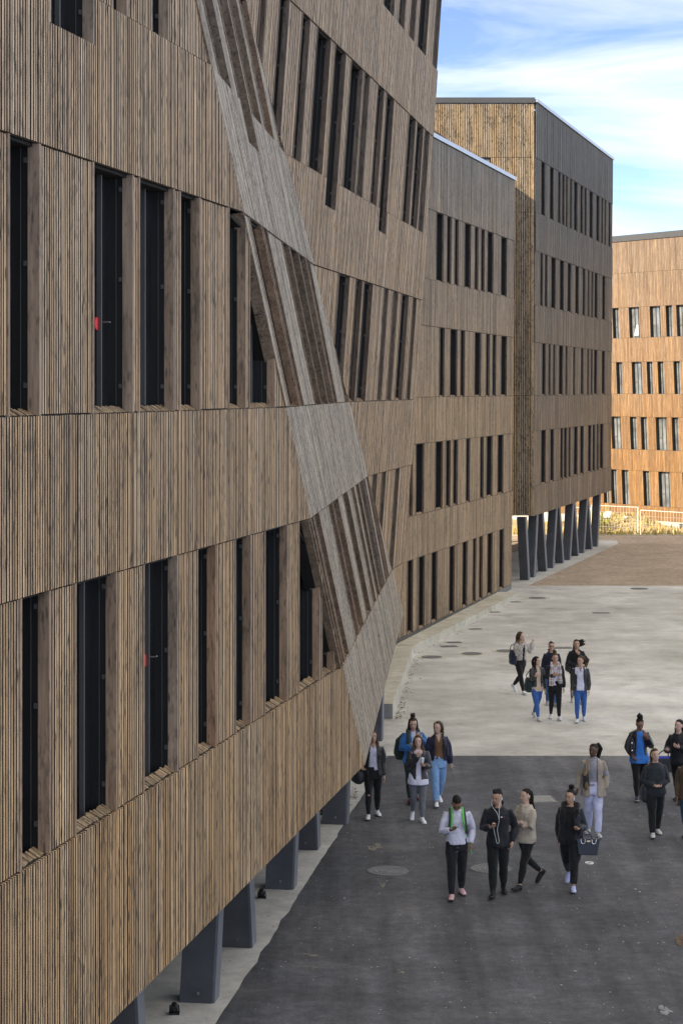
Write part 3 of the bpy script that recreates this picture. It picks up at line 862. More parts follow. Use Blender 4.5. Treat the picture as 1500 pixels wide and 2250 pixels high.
M['gravel'] = ground_mat('brown_gravel', (0.385, 0.290, 0.208), (0.34, 0.25, 0.175), (0.43, 0.335, 0.25), rough=0.95, big=0.09, grain=0.30, fine=4.0)
M['strip'] = ground_mat('smooth_grey_concrete', (0.62, 0.60, 0.55), (0.52, 0.505, 0.465), (0.68, 0.66, 0.61), rough=0.85, big=0.35, grain=0.07, fine=18)
M['earth'] = ground_mat('dry_earth', (0.40, 0.315, 0.165), (0.31, 0.24, 0.13), (0.48, 0.38, 0.22), rough=0.95, big=0.2, grain=0.25, fine=3.0)
M['kerb'] = ground_mat('pale_kerb_concrete', (0.50, 0.46, 0.37), (0.41, 0.37, 0.265), (0.58, 0.55, 0.47), rough=0.85, big=0.5, grain=0.07, fine=18)
M['kerb_face'] = ground_mat('grey_kerb_end', (0.22, 0.225, 0.23), (0.19, 0.195, 0.2), (0.25, 0.255, 0.26), rough=0.85, big=0.5, grain=0.05)

YA, YC, YG = F * H / (1661 - HY), F * H / (1287 - HY), F * H / (1177 - HY)
# terrain: flat under the plaza, then falling to the foot of the back building
xs = np.concatenate([np.linspace(-900, -60, 8), np.linspace(-50, 70, 61), np.linspace(80, 900, 8)])
ys = np.concatenate([[-60, 0, 60, 110, YG - 0.3, YG + 0.3], np.linspace(YG + 2, 175, 40), [220, 400, 900, 2500]])
v, f = [], []
for yy in ys:
    for xx in xs:
        if yy < YG: z = -0.012
        else:
            t = min(1, max(0, (yy - YG - 0.4) / 16.0)); t = t * t * (3 - 2 * t)
            z = -0.012 - 1.9 * t
            # dry bank against the back building, higher to the left
            bank = math.exp(-((xx - 20.0) / 4.2) ** 2 - ((yy - 150.0) / 5.0) ** 2) * 1.5
            z += bank * (0.8 + 0.5 * mnoise.noise(Vector((xx * 0.4, yy * 0.4, 0))))
            if yy > YG + 3 and yy < 200: z += 0.12 * mnoise.noise(Vector((xx * 0.5, yy * 0.5, 3)))
        v.append((xx, yy, z))
nx = len(xs)
for j in range(len(ys) - 1):
    for i in range(nx - 1): f.append((j * nx + i, j * nx + i + 1, (j + 1) * nx + i + 1, (j + 1) * nx + i))
terr = tag(mesh_obj('ground', v, f, M['earth'], smooth=True), kind='structure')
def sheet(name, poly, z, mat):
    k = MB(); k.add([(x, y, z) for x, y in poly], [tuple(range(len(poly)))])
    return tag(k.build(name, mat), kind='structure')
sheet('asphalt', [(-30, -20), (95, -20), (95, YA), (-30, YA)], 0.0, M['asphalt'])
sheet('concrete_plaza', [(-30, YA), (95, YA), (95, YC), (-30, YC)], 0.0, M['concrete'])
sheet('gravel_yard', [(-30, YC), (95, YC), (95, YG), (-30, YG)], 0.0, M['gravel'])
# pale strip under the near block, with a ragged edge against the asphalt
rng = random.Random(11)
e0, e1 = ground_at(475, 2250), ground_at(851, 1663)
edge = []
for i in range(121):
    t = -0.6 + 1.6 * i / 120
    p = e0.lerp(e1, t)
    edge.append((p.x + 0.05 * mnoise.noise(Vector((p.y * 1.7, 0, 0))) + 0.025 * mnoise.noise(Vector((p.y * 7, 1, 0))), p.y))
sheet('pavement_strip', edge + [(-30, edge[-1][1]), (-30, edge[0][1])], 0.004, M['strip'])
# strip along the far columns
dl = lambda y: 8.46 + 0.2805 * (y - 90.2)
sheet('pavement_strip', [(dl(86.5) + 0.35, 86.5), (dl(111) + 0.7, 111.0), (dl(113.2) + 0.3, 113.2), (dl(113.2) - 2.4, 113.2), (dl(86.5) - 7, 86.5)], 0.004, M['concrete'])

# kerb / low bench in front of the middle block: kinked, falling in height as the ground rises
kerb = root('concrete_kerb', (2.2, 64.5, 0), 'long pale concrete kerb with a kink along the middle block', 'kerb')
K0, K1, K2 = Vector((1.29, 51.75, 0)), Vector((2.27, 64.5, 0)), Vector((7.12, 82.3, 0))
pts = [K0, K1, K2]
top = [0.375, 0.27, 0.19]
wid = [0.34, 0.62, 0.70]
def joint_sub(a, b, n): return [a.lerp(b, i / n) for i in range(n + 1)]
k = MB()
seg = [(K0, K1, 0.375, 0.27, 0.34, 0.60, 6), (K1, K2, 0.27, 0.18, 0.60, 0.85, 8)]
for a, b, ha, hb, wa, wb, n in seg:
    d = (b - a).normalized(); inn = Vector((-d.y, d.x, 0))
    for i in range(n):
        t0, t1 = i / n, (i + 1) / n
        p, q = a.lerp(b, t0) + d * (0.006 if i else 0), a.lerp(b, t1) - d * 0.006
        if b is K1 and i == n - 1: q = b
        z0, z1 = ha + (hb - ha) * t0, ha + (hb - ha) * t1
        w0, w1 = wa + (wb - wa) * t0, wa + (wb - wa) * t1
        kb = MB()
        P8 = [p, q, q + inn * w1, p + inn * w0]
        kb.add([Vector((x.x, x.y, 0.0)) for x in P8] + [Vector((x.x, x.y, z)) for x, z in zip(P8, (z0, z1, z1, z0))],
               [(3, 2, 1, 0), (4, 5, 6, 7), (0, 1, 5, 4), (1, 2, 6, 5), (2, 3, 7, 6), (3, 0, 4, 7)])
        kb.m = [0, 0, 0, 0, 0, 1 if (i == 0 and a is K0) else 0]
        kb.build('kerb_block', [M['kerb'], M['kerb_face']], kerb)
    
# manholes and drains
M['iron'] = plain_mat('cast_iron', (0.20, 0.195, 0.18), 0.7, 0.2, 0.3, 20, 0.4, 0.6, 40)
M['iron_pale'] = plain_mat('dusty_iron', (0.20, 0.20, 0.205), 0.7, 0.2, 0.3, 20, 0.4, 0.6, 40)
M['mortar'] = plain_mat('pale_mortar', (0.50, 0.47, 0.38), 0.9, 0, 0.25, 2.5)
M['pale_bar'] = plain_mat('galvanised_bar', (0.40, 0.40, 0.38), 0.6, 0.3, 0.15)
def manhole(px, py, r, label, mat, collar=True, group=None):
    g = ground_at(px, py)
    o = root('manhole_cover', (g.x, g.y, 0), label, 'manhole cover', group)
    if collar:
        # uneven mortar collar
        k = MB(); n = 28
        ring = [(g.x + math.cos(a) * r * 1.45 * (1 + 0.12 * mnoise.noise(Vector((math.cos(a) * 2, math.sin(a) * 2, px)))), g.y + math.sin(a) * r * 1.45 * (1 + 0.15 * mnoise.noise(Vector((math.cos(a) * 2, math.sin(a) * 2, px + 5))))) for a in [2 * math.pi * i / n for i in range(n)]]
        k.prism(ring, -0.005, 0.005); k.build('collar', M['mortar'], o)
    k = MB(); n = 32
    k.prism([(g.x + math.cos(2 * math.pi * i / n) * r, g.y + math.sin(2 * math.pi * i / n) * r) for i in range(n)], 0.0, 0.010)
    lid = k.build('lid', mat, o)
    k = MB()
    for rr in (0.35, 0.62, 0.88):
        m_ = int(22 * rr) + 4
        for i in range(m_):
            a = 2 * math.pi * i / m_
            c = Vector((g.x + math.cos(a) * r * rr, g.y + math.sin(a) * r * rr, 0.010))
            e = Vector((math.cos(a), math.sin(a), 0)) * r * 0.09; t_ = Vector((-math.sin(a), math.cos(a), 0)) * r * 0.1
            k.hexa([c - e - t_, c + e - t_, c + e + t_, c - e + t_] + [q + Vector((0, 0, 0.006)) for q in (c - e - t_, c + e - t_, c + e + t_, c - e + t_)])
    tag(k.build('tread_stud', mat, lid), kind='stuff')
    return o
manhole(852, 1915, 0.36, 'round manhole cover in the asphalt at the left front of the walkers', M['iron_pale'], False)
manhole(1078, 1910, 0.36, 'round manhole cover in the asphalt behind the legs of the earphone wearer', M['iron_pale'], False)
manhole(948, 1444.5, 0.33, 'round manhole cover nearest the kerb kink', M['iron'])
manhole(1036, 1437, 0.33, 'middle round manhole cover in the pale concrete', M['iron'])
manhole(1112, 1431, 0.33, 'round manhole cover beside the girl in the fuzzy jacket', M['iron'])
manhole(1180, 1314.5, 0.36, 'far round manhole cover near the block corner', M['iron'])
manhole(1404, 1294, 0.38, 'faint round manhole cover at the gravel edge', M['iron'], False)
def drain(px, py, w, l, label, mat, bars=6, rot=0.0, group=None):
    g = ground_at(px, py)
    o = root('drain_grate', (g.x, g.y, 0), label, 'drain', group)
    c, s_ = math.cos(rot), math.sin(rot)
    R = lambda x, y: (g.x + x * c - y * s_, g.y + x * s_ + y * c)
    k = MB(); k.prism([R(-w/2 - 0.05, -l/2 - 0.05), R(w/2 + 0.05, -l/2 - 0.05), R(w/2 + 0.05, l/2 + 0.05), R(-w/2 - 0.05, l/2 + 0.05)], -0.004, 0.006)
    k.build('frame', M['iron'], o)
    for i in range(bars):
        x = -w / 2 + w * (i + 0.5) / bars; h = w / bars * 0.3
        k = MB(); k.prism([R(x - h, -l/2), R(x + h, -l/2), R(x + h, l/2), R(x - h, l/2)], 0.002, 0.016); k.build('bar', mat, o)
    return o
drain(1186, 1757, 0.50, 0.62, 'pale barred drain grate in the asphalt behind the woman in the beige jumper', M['pale_bar'], 10, 0.1)
drain(997, 1412, 0.40, 0.28, 'small dark drain behind the overlapping pair near the kerb', M['iron'], 5, 0.2)
drain(986, 1420.5, 0.46, 0.32, 'small dark drain overlapping another near the kerb kink', M['iron'], 5, 0.2)
drain(1044, 1382.5, 0.36, 0.22, 'small dark drain half-way along the kerb', M['iron'], 4, 0.2)
drain(1086, 1345.3, 0.34, 0.22, 'small drain touching the notch in the kerb', M['iron'], 4, 0.2)
drain(1132, 1323, 0.34, 0.25, 'small dark drain near the far end of the kerb', M['iron'], 4, 0.2)
drain(1320, 1347, 0.55, 0.35, 'faint grey drain in the middle of the far concrete', M['iron'], 4, 0.0)
drain(1233, 1424, 0.62, 0.35, 'grey drain plate behind the heads of the far group', M['iron'], 4, 0.1)
# white painted ring
g = ground_at(1294, 1898)
k = MB(); n = 24
for i in range(n):
    a0, a1 = 2 * math.pi * i / n, 2 * math.pi * (i + 1) / n
    for q in ((0.045, 0.075),):
        k.hexa([(g.x + math.cos(a0) * q[0], g.y + math.sin(a0) * q[0], 0.0), (g.x + math.cos(a0) * q[1], g.y + math.sin(a0) * q[1], 0.0), (g.x + math.cos(a1) * q[1], g.y + math.sin(a1) * q[1], 0.0), (g.x + math.cos(a1) * q[0], g.y + math.sin(a1) * q[0], 0.0),
                (g.x + math.cos(a0) * q[0], g.y + math.sin(a0) * q[0], 0.02), (g.x + math.cos(a0) * q[1], g.y + math.sin(a0) * q[1], 0.02), (g.x + math.cos(a1) * q[1], g.y + math.sin(a1) * q[1], 0.02), (g.x + math.cos(a1) * q[0], g.y + math.sin(a1) * q[0], 0.02)])
tag(k.build('pipe_cap', plain_mat('white_plastic', (0.8, 0.8, 0.8), 0.5), loc=(g.x, g.y, 0)), 'small white ring set in the asphalt beside the black tote', 'pipe cap')

# little black uplights standing on the pale strip
M['black_plastic'] = plain_mat('black_plastic', (0.012, 0.012, 0.013), 0.45, 0, 0.1)
for px, py, lab in ((383, 2229, 'small black floodlight on the pale strip nearest us'), (575, 1974, 'small black floodlight on the pale strip between two columns'), (710, 1790, 'small black floodlight farthest along the pale strip'),):
    g = ground_at(px, py, 0.004)
    o = root('floodlight', g, lab, 'floodlight', 'floodlights on the pale strip')
    k = MB(); k.prism([(g.x - 0.07, g.y - 0.05), (g.x + 0.07, g.y - 0.05), (g.x + 0.07, g.y + 0.05), (g.x - 0.07, g.y + 0.05)], 0.002, 0.03); k.build('foot', M['black_plastic'], o)
    k = MB()
    k.tube([g + Vector((-0.065, 0, 0.03)), g + Vector((-0.055, 0, 0.12))], 0.008, 6); k.tube([g + Vector((0.065, 0, 0.03)), g + Vector((0.055, 0, 0.12))], 0.008, 6); k.build('bracket', M['black_plastic'], o)
    k = MB(); k.tube([g + Vector((0.0, -0.05, 0.075)), g + Vector((0.0, 0.03, 0.12))], [(0.055, 0.055), (0.045, 0.045)], 12); k.build('lamp_head', M['black_plastic'], o)

# litter and fallen leaves: flecks nobody could count
k = MB(); rng = random.Random(5)
for i in range(300):
    px = rng.uniform(560, 1500); py = rng.uniform(1680, 2250)
    g = ground_at(px, py, 0.004)
    if g.x < e0.x + (e1.x - e0.x) * (g.y - e0.y) / (e1.y - e0.y) + 0.15: continue
    r = rng.uniform(0.005, 0.016) * (1.8 if rng.random() < 0.06 else 1); a = rng.uniform(0, 6.28)
    q = [(g.x + math.cos(a + t) * r * s_, g.y + math.sin(a + t) * r * s_) for t, s_ in ((0, 1), (1.7, .6), (3.2, 1), (4.6, .7))]
    k.prism(q, 0.001, 0.006, 0)
tag(k.build('litter', plain_mat('pale_flecks', (0.5, 0.5, 0.48), 0.8)), 'pale flecks of litter scattered over the asphalt', None, None, 'stuff')
k = MB()
M['leaf'] = plain_mat('brown_leaves', (0.15, 0.085, 0.04), 0.8, 0, 0.5, 30)
def leaf(k, x, y, z, rng, r=0.05):
    a = rng.uniform(0, 6.28); c = Vector((x, y, z)); d = Vector((math.cos(a), math.sin(a), 0)); e = Vector((-math.sin(a), math.cos(a), 0))
    k.add([c - d * r, c + e * r * 0.5 + Vector((0, 0, r * 0.3)), c + d * r + Vector((0, 0, r * 0.15)), c - e * r * 0.5 + Vector((0, 0, 0.004))], [(0, 1, 2, 3)])
for i in range(260):
    t = rng.random() ** 1.5; p = K0.lerp(K1, t) if rng.random() < 0.75 else K1.lerp(K2, t)
    leaf(k, p.x + 0.06 + abs(rng.gauss(0, 0.10)), p.y + rng.uniform(-.2, .2), 0.012, rng, rng.uniform(0.02, 0.05))
for i in range(70):
    g = ground_at(775 + rng.gauss(0, 14), 1752 + rng.gauss(0, 14), 0.008); leaf(k, g.x, g.y, 0.012, rng, rng.uniform(0.015, 0.045))
for i in range(40):
    g = ground_at(rng.uniform(340, 760), rng.uniform(1800, 2240), 0.008)
    if g.x < e0.x + (e1.x - e0.x) * (g.y - e0.y) / (e1.y - e0.y): leaf(k, g.x, g.y, 0.012, rng, rng.uniform(0.012, 0.03))
tag(k.build('fallen_leaves', M['leaf']), 'brown leaves blown against the kerb and columns', None, None, 'stuff')

# pale paint and mortar smears on the asphalt
M['smear'] = plain_mat('dried_mortar', (0.19, 0.172, 0.142), 0.9, 0, 0.4, 4)
def smear(px, py, w, l, label, name='mortar_smear', mat=None, seed=0, z=0.004):
    g = ground_at(px, py); k = MB(); rr = random.Random(seed)
    for j in range(14):
        cx_, cy_ = g.x + rr.gauss(0, w * 0.30), g.y + rr.gauss(0, l * 0.30); n = 9
        s0 = rr.uniform(0.10, 0.42)
        k.prism([(cx_ + math.cos(6.283 * i / n) * w * s0 * rr.uniform(0.5, 1), cy_ + math.sin(6.283 * i / n) * l * s0 * rr.uniform(0.5, 1)) for i in range(n)], 0.0, z + 0.0006 * j)
    tag(k.build(name, mat or M['smear'], loc=(g.x, g.y, 0)), label, None, None, 'stuff')
smear(825, 1862, 0.16, 0.42, 'pale mortar smear on the asphalt near the left manhole', seed=1)
smear(685, 2100, 0.16, 0.10, 'thin pale smear on the asphalt near the strip', seed=2)
smear(690, 2128, 0.10, 0.12, 'small pale splash on the asphalt near the strip', seed=3)
smear(880, 2136, 0.07, 0.14, 'small pale splash on the front asphalt', seed=4)
smear(840, 1946, 0.07, 0.2, 'small white scuff by the left manhole', seed=6)
smear(1460, 2222, 0.13, 0.30, 'white paint splash on the asphalt in the near corner', mat=plain_mat('white_paint_splash', (0.26, 0.26, 0.27), 0.8, 0, 0.3, 5), seed=5)
smear(1500, 2064, 0.18, 0.5, 'rust brown stain on the asphalt at the frame edge', mat=plain_mat('rust_stain', (0.14, 0.095, 0.06), 0.9, 0, 0.4, 5), seed=8)

# ------------------------------------------------------------------ fence, grass and things beyond the plaza
M['grass'] = plain_mat('dry_grass', (0.46, 0.35, 0.13), 0.9, 0, 0.4, 2.0)
M['weed'] = plain_mat('green_weed', (0.30, 0.30, 0.08), 0.9, 0, 0.4, 2.0)
def terr_z(x, y):
    ok, loc, _, _ = terr.ray_cast(Vector((x, y, 50)), Vector((0, 0, -1)))
    return loc.z if ok else -1.9
k = MB(); kg = MB(); rng = random.Random(21)
for i in range(9000):
    x, y = rng.uniform(8, 30), rng.uniform(YG + 1.0, 151)
    if rng.random() > 0.35 + 0.65 * (mnoise.noise(Vector((x * 0.5, y * 0.5, 9))) > -0.1): continue
    z = terr_z(x, y) - 0.02; h = rng.uniform(0.12, 0.42); a = rng.uniform(0, 3.14); w_ = rng.uniform(0.04, 0.10)
    tgt = kg if rng.random() < 0.05 else k
    dx, dy = math.cos(a) * w_, math.sin(a) * w_
    tgt.add([(x - dx, y - dy, z), (x + dx, y + dy, z), (x + rng.gauss(0, .08), y + rng.gauss(0, .08), z + h)], [(0, 1, 2)])
for i in range(350):
    x, y = 18.0 + rng.gauss(0, 0.5), 145 + rng.gauss(0, 0.8); z = terr_z(x, y); h = rng.uniform(0.3, 1.5); a = rng.uniform(0, 3.14); w_ = 0.07
    kg.add([(x - math.cos(a) * w_, y - math.sin(a) * w_, z + h * 0.6), (x + math.cos(a) * w_, y + math.sin(a) * w_, z + h * 0.6), (x + rng.gauss(0, .1), y + rng.gauss(0, .1), z + h)], [(0, 1, 2)])
tag(k.build('grass', M['grass']), 'dry yellow grass below the sunlit building', None, None, 'stuff')
tag(kg.build('weeds', M['weed']), 'green weeds among the dry grass by the fence', None, None, 'stuff')
M['galv'] = plain_mat('galvanised_tube', (0.72, 0.70, 0.66), 0.45, 0.2, 0.08)
def fence_panel(x0, y0, x1, y1, z0, z1, hgt, label):
    a, b = Vector((x0, y0, z0)), Vector((x1, y1, z1))
    o = root('wire_fence', a.lerp(b, 0.5), label, 'fence', 'wire fence panels at the plaza edge')
    up = Vector((0, 0, 1)); d = (b - a).normalized(); r = 0.032
    k = MB(); k.tube([a, a + up * hgt], r, 8); k.build('post', M['galv'], o)
    k = MB(); k.tube([b, b + up * hgt], r, 8); k.build('post', M['galv'], o)
    k = MB(); k.tube([a + up * hgt, b + up * hgt], r * 0.9, 8); k.build('rail', M['galv'], o)
    k = MB(); k.tube([a + up * 0.12, b + up * 0.12], r * 0.9, 8); k.build('rail', M['galv'], o)
    k = MB(); n = int((b - a).length / 0.2)
    for i in range(1, n): p = a.lerp(b, i / n); k.tube([p + up * 0.12, p + up * hgt], 0.006, 4)
    for j in range(1, 4): k.tube([a + up * (0.12 + j * hgt * 0.25), b + up * (0.12 + j * hgt * 0.25)], 0.006, 4)
    tag(k.build('wire_mesh', M['galv'], o), kind='stuff')
    return o
zf = -1.95
def atd(px, y): return (px - CX) / F * y
yF = 143.0
fence_panel(atd(1262, yF + .5), yF + .5, atd(1296, yF + .3), yF + .3, zf, zf, 2.05, 'wire fence panel seen between the far columns')
fence_panel(atd(1299, yF + .3), yF + .3, atd(1401, yF - .1), yF - .1, zf + 0.12, zf + 0.0, 2.1, 'wire fence panel carrying a small white notice')
fence_panel(atd(1407, yF - .1), yF - .1, atd(1512, yF - .8), yF - .8, zf - 0.2, zf - 0.35, 2.1, 'wire fence panel at the right without a notice')
k = MB(); xx = atd(1332, yF); k.box(xx - 0.22, xx + 0.2, yF - 0.16, yF - 0.13, -0.55, -0.22); k.box(xx - 0.02, xx + 0.3, yF - 0.165, yF - 0.135, -0.35, -0.12)
tag(k.build('fence_notice', plain_mat('white_board', (0.85, 0.85, 0.83), 0.5), loc=(xx, yF - .15, -0.4)), 'small white notice tied to the wire fence', 'notice')
k = MB(); xx = atd(1371, 148); k.tube([(xx - 0.2, 147, -0.85), (xx + 0.14, 147, -0.8)], 0.09, 8)
tag(k.build('white_pipe', M['white_metal'], loc=(xx, 147, -0.85)), 'short white pipe end on the bank behind the fence', 'pipe')
k = MB(); k.box(-10, 32, YG - 0.02, YG + 0.12, -0.3, 0.03)
tag(k.build('kerb_edge', M['kerb']), None, None, None, 'structure')
# ------------------------------------------------------------------ people
FAB = {}
def fabric(name, color, rough=0.85, sheen=0.15, var=0.16, fold=0.5, scale=9.0, spec=0.25):
    key = (name, color)
    if key in FAB: return FAB[key]
    m, nt, b = new_mat(name)
    tcn = N(nt, 'ShaderNodeTexCoord')
    n1 = noise_node(nt, tcn.outputs['Object'], scale, 4, 0.6)
    r = ramp(nt, n1.outputs['Fac'], [(0.28, 1 - var), (0.72, 1 + var)])
    nt.links.new(mixc(nt, 1.0, color, r.outputs['Color'], 'MULTIPLY'), b.inputs['Base Color'])
    b.inputs['Roughness'].default_value = rough
    b.inputs['Specular IOR Level'].default_value = spec
    b.inputs['Sheen Weight'].default_value = sheen
    mp_ = N(nt, 'ShaderNodeMapping'); mp_.inputs['Scale'].default_value = (1.0, 1.0, 0.55)
    nt.links.new(tcn.outputs['Object'], mp_.inputs['Vector'])
    n2 = noise_node(nt, mp_.outputs[0], 14.0, 3, 0.55)
    n2.inputs['Distortion'].default_value = 0.8
    bump(nt, b, n2.outputs['Fac'], fold, 0.035)
    FAB[key] = m
    return m
def stripe_fabric():
    m, nt, b = new_mat('checked_wool')
    tcn = N(nt, 'ShaderNodeTexCoord'); sp = N(nt, 'ShaderNodeSeparateXYZ'); nt.links.new(tcn.outputs['Object'], sp.inputs[0])
    c = (0.62, 0.60, 0.58)
    out = None
    for ax, fr, colr, w in (('Z', 5.5, (0.10, 0.10, 0.12), 0.72), ('X', 14.0, (0.12, 0.12, 0.14), 0.62), ('Z', 8.0, (0.35, 0.10, 0.10), 0.95)):
        mu = N(nt, 'ShaderNodeMath', operation='MULTIPLY'); mu.inputs[1].default_value = fr * 6.283; nt.links.new(sp.outputs[ax], mu.inputs[0])
        si = N(nt, 'ShaderNodeMath', operation='SINE'); nt.links.new(mu.outputs[0], si.inputs[0])
        gt = N(nt, 'ShaderNodeMath', operation='GREATER_THAN'); gt.inputs[1].default_value = w - 0.35; nt.links.new(si.outputs[0], gt.inputs[0])
        f = N(nt, 'ShaderNodeMath', operation='MULTIPLY'); f.inputs[1].default_value = 0.55; nt.links.new(gt.outputs[0], f.inputs[0])
        out = mixc(nt, f.outputs[0], out if out is not None else c, colr)
    nt.links.new(out, b.inputs['Base Color']); b.inputs['Roughness'].default_value = 0.9
    return m
def skin_mat(name, c):
    m, nt, b = new_mat(name)
    tcn = N(nt, 'ShaderNodeTexCoord')
    n1 = noise_node(nt, tcn.outputs['Object'], 14, 3, 0.6)
    r = ramp(nt, n1.outputs['Fac'], [(0.3, (0.90, 0.87, 0.86)), (0.7, (1.08, 1.08, 1.08))])
    nt.links.new(mixc(nt, 1.0, c, r.outputs['Color'], 'MULTIPLY'), b.inputs['Base Color'])
    b.inputs['Roughness'].default_value = 0.5
    b.inputs['Subsurface Weight'].default_value = 0.08
    b.inputs['Subsurface Radius'].default_value = (0.02, 0.008, 0.004)
    return m
SKIN = {'pale': skin_mat('pale_skin', (0.58, 0.385, 0.30)), 'mid': skin_mat('tan_skin', (0.46, 0.285, 0.20)), 'brown': skin_mat('brown_skin', (0.26, 0.14, 0.09)), 'dark': skin_mat('dark_skin', (0.11, 0.055, 0.035))}
M['lip'] = plain_mat('lips', (0.33, 0.12, 0.11), 0.45)
M['eye'] = plain_mat('eye_dark', (0.02, 0.015, 0.012), 0.3)
M['brow'] = plain_mat('brow', (0.03, 0.02, 0.015), 0.8)
M['teeth'] = plain_mat('teeth', (0.75, 0.72, 0.68), 0.4)
def hair_mat(name, root_c, tip_c, z0, z1):
    m, nt, b = new_mat(name)
    tcn = N(nt, 'ShaderNodeTexCoord')
    sp = N(nt, 'ShaderNodeSeparateXYZ'); nt.links.new(tcn.outputs['Object'], sp.inputs[0])
    mr = N(nt, 'ShaderNodeMapRange'); mr.inputs['From Min'].default_value = z0; mr.inputs['From Max'].default_value = z1
    nt.links.new(sp.outputs['Z'], mr.inputs['Value'])
    c = mixc(nt, mr.outputs['Result'], tip_c, root_c)
    mp_ = N(nt, 'ShaderNodeMapping'); mp_.inputs['Scale'].default_value = (90, 90, 6); nt.links.new(tcn.outputs['Object'], mp_.inputs['Vector'])
    n1 = noise_node(nt, mp_.outputs[0], 1.0, 3, 0.6)
    r = ramp(nt, n1.outputs['Fac'], [(0.3, 0.55), (0.7, 1.5)])
    nt.links.new(mixc(nt, 1.0, c, r.outputs['Color'], 'MULTIPLY'), b.inputs['Base Color'])
    b.inputs['Roughness'].default_value = 0.6
    b.inputs['Specular IOR Level'].default_value = 0.2
    bump(nt, b, n1.outputs['Fac'], 0.5, 0.01)
    return m
HAIR = {'black': hair_mat('black_hair', (0.012, 0.010, 0.009), (0.016, 0.012, 0.010), 1.2, 1.6),
        'dark': hair_mat('dark_brown_hair', (0.028, 0.018, 0.012), (0.050, 0.030, 0.018), 1.2, 1.6),
        'brown': hair_mat('brown_hair', (0.055, 0.034, 0.020), (0.12, 0.070, 0.036), 1.2, 1.6),
        'ombre': hair_mat('brown_to_blonde_hair', (0.060, 0.038, 0.024), (0.46, 0.28, 0.11), 1.25, 1.5)}

DG = None
def remesh(verts, faces, voxel, smooth=3, fac=0.5, adapt=0.0):
    """the union of closed shapes as one continuous skin: (vertices, faces)"""
    me = bpy.data.meshes.new('tmp'); me.from_pydata([tuple(v) for v in verts], [], faces); me.update()
    o = bpy.data.objects.new('tmp', me); COL.objects.link(o)
    md = o.modifiers.new('r', 'REMESH'); md.mode = 'VOXEL'; md.voxel_size = voxel; md.adaptivity = adapt
    if smooth:
        sm = o.modifiers.new('s', 'SMOOTH'); sm.iterations = smooth; sm.factor = fac
    dg = bpy.context.evaluated_depsgraph_get()
    ev = o.evaluated_get(dg); m2 = ev.to_mesh()
    n = len(m2.vertices); co = np.empty(n * 3); m2.vertices.foreach_get('co', co); co = co.reshape(-1, 3)
    fs = [tuple(p.vertices) for p in m2.polygons]
    ev.to_mesh_clear()
    bpy.data.objects.remove(o, do_unlink=True); bpy.data.meshes.remove(me)
    return co, fs

class Geo:
    def __init__(s): s.v, s.f = [], []
    def tube(s, pts, rad, seg=12, up=None, cap=0.6):
        v, f = tube_geo(pts, rad, seg, up, cap); b = len(s.v)
        s.v += v; s.f += [tuple(b + i for i in q) for q in f]
    def ball(s, c, r, seg=12):
        c = Vector(c); rx, ry, rz = r if isinstance(r, (list, tuple)) else (r, r, r)
        b = len(s.v); n = seg // 2
        s.v.append(c + Vector((0, 0, rz)))
        for i in range(1, n):
            t = math.pi * i / n
            for k in range(seg):
                a = 2 * math.pi * k / seg
                s.v.append(c + Vector((rx * math.sin(t) * math.cos(a), ry * math.sin(t) * math.sin(a), rz * math.cos(t))))
        s.v.append(c - Vector((0, 0, rz)))
        for k in range(seg): s.f.append((b, b + 1 + k, b + 1 + (k + 1) % seg))
        for i in range(n - 2):
            for k in range(seg):
                p = b + 1 + i * seg
                s.f.append((p + k, p + seg + k, p + seg + (k + 1) % seg, p + (k + 1) % seg))
        e = b + 1 + (n - 1) * seg
        for k in range(seg): s.f.append((e, e - seg + (k + 1) % seg, e - seg + k))

def grow(o, voxel, **kw): return remesh(o.v, o.f, voxel, **kw)

def crumple(co, amp, freq, seed, stretch=(1, 1, 0.6)):
    """cloth folds: pushes vertices about by smooth noise"""
    out = co.copy()
    for i, p in enumerate(co):
        q = Vector((p[0] * freq * stretch[0] + seed, p[1] * freq * stretch[1], p[2] * freq * stretch[2]))
        n = mnoise.noise_vector(q)
        out[i] += np.array((n.x, n.y, n.z * 0.4)) * amp
    return out

ARM = {  # elbow and wrist relative to the shoulder for the person's LEFT arm (+x), in body heights; forward is -y
    'down': ((0.040, 0.015, -0.165), (0.050, -0.030, -0.305)),
    'swing_f': ((0.035, -0.035, -0.160), (0.040, -0.130, -0.265)),
    'swing_b': ((0.045, 0.065, -0.150), (0.055, 0.075, -0.295)),
    'pocket': ((0.075, 0.045, -0.150), (0.045, -0.015, -0.280)),
    'chest': ((0.055, -0.020, -0.160), (-0.050, -0.115, -0.110)),
    'phone': ((0.055, -0.030, -0.160), (-0.030, -0.130, -0.125)),
    'belly': ((0.065, -0.005, -0.165), (-0.070, -0.110, -0.195)),
    'strap': ((0.080, -0.010, -0.150), (-0.010, -0.085, -0.035)),
    'chin': ((0.045, -0.070, -0.150), (-0.070, -0.120, -0.015)),
    'raise': ((0.110, -0.040, -0.110), (0.150, -0.075, 0.030)),
    'point': ((0.045, -0.070, -0.140), (0.050, -0.190, -0.075)),
    'face': ((0.070, -0.085, -0.120), (-0.050, -0.120, 0.035)),
    'bagarm': ((0.060, -0.015, -0.165), (0.010, -0.150, -0.150)),
    'cross': ((0.050, -0.050, -0.155), (-0.110, -0.115, -0.130)),
    'under': ((0.075, 0.020, -0.160), (0.010, -0.085, -0.250)),
}
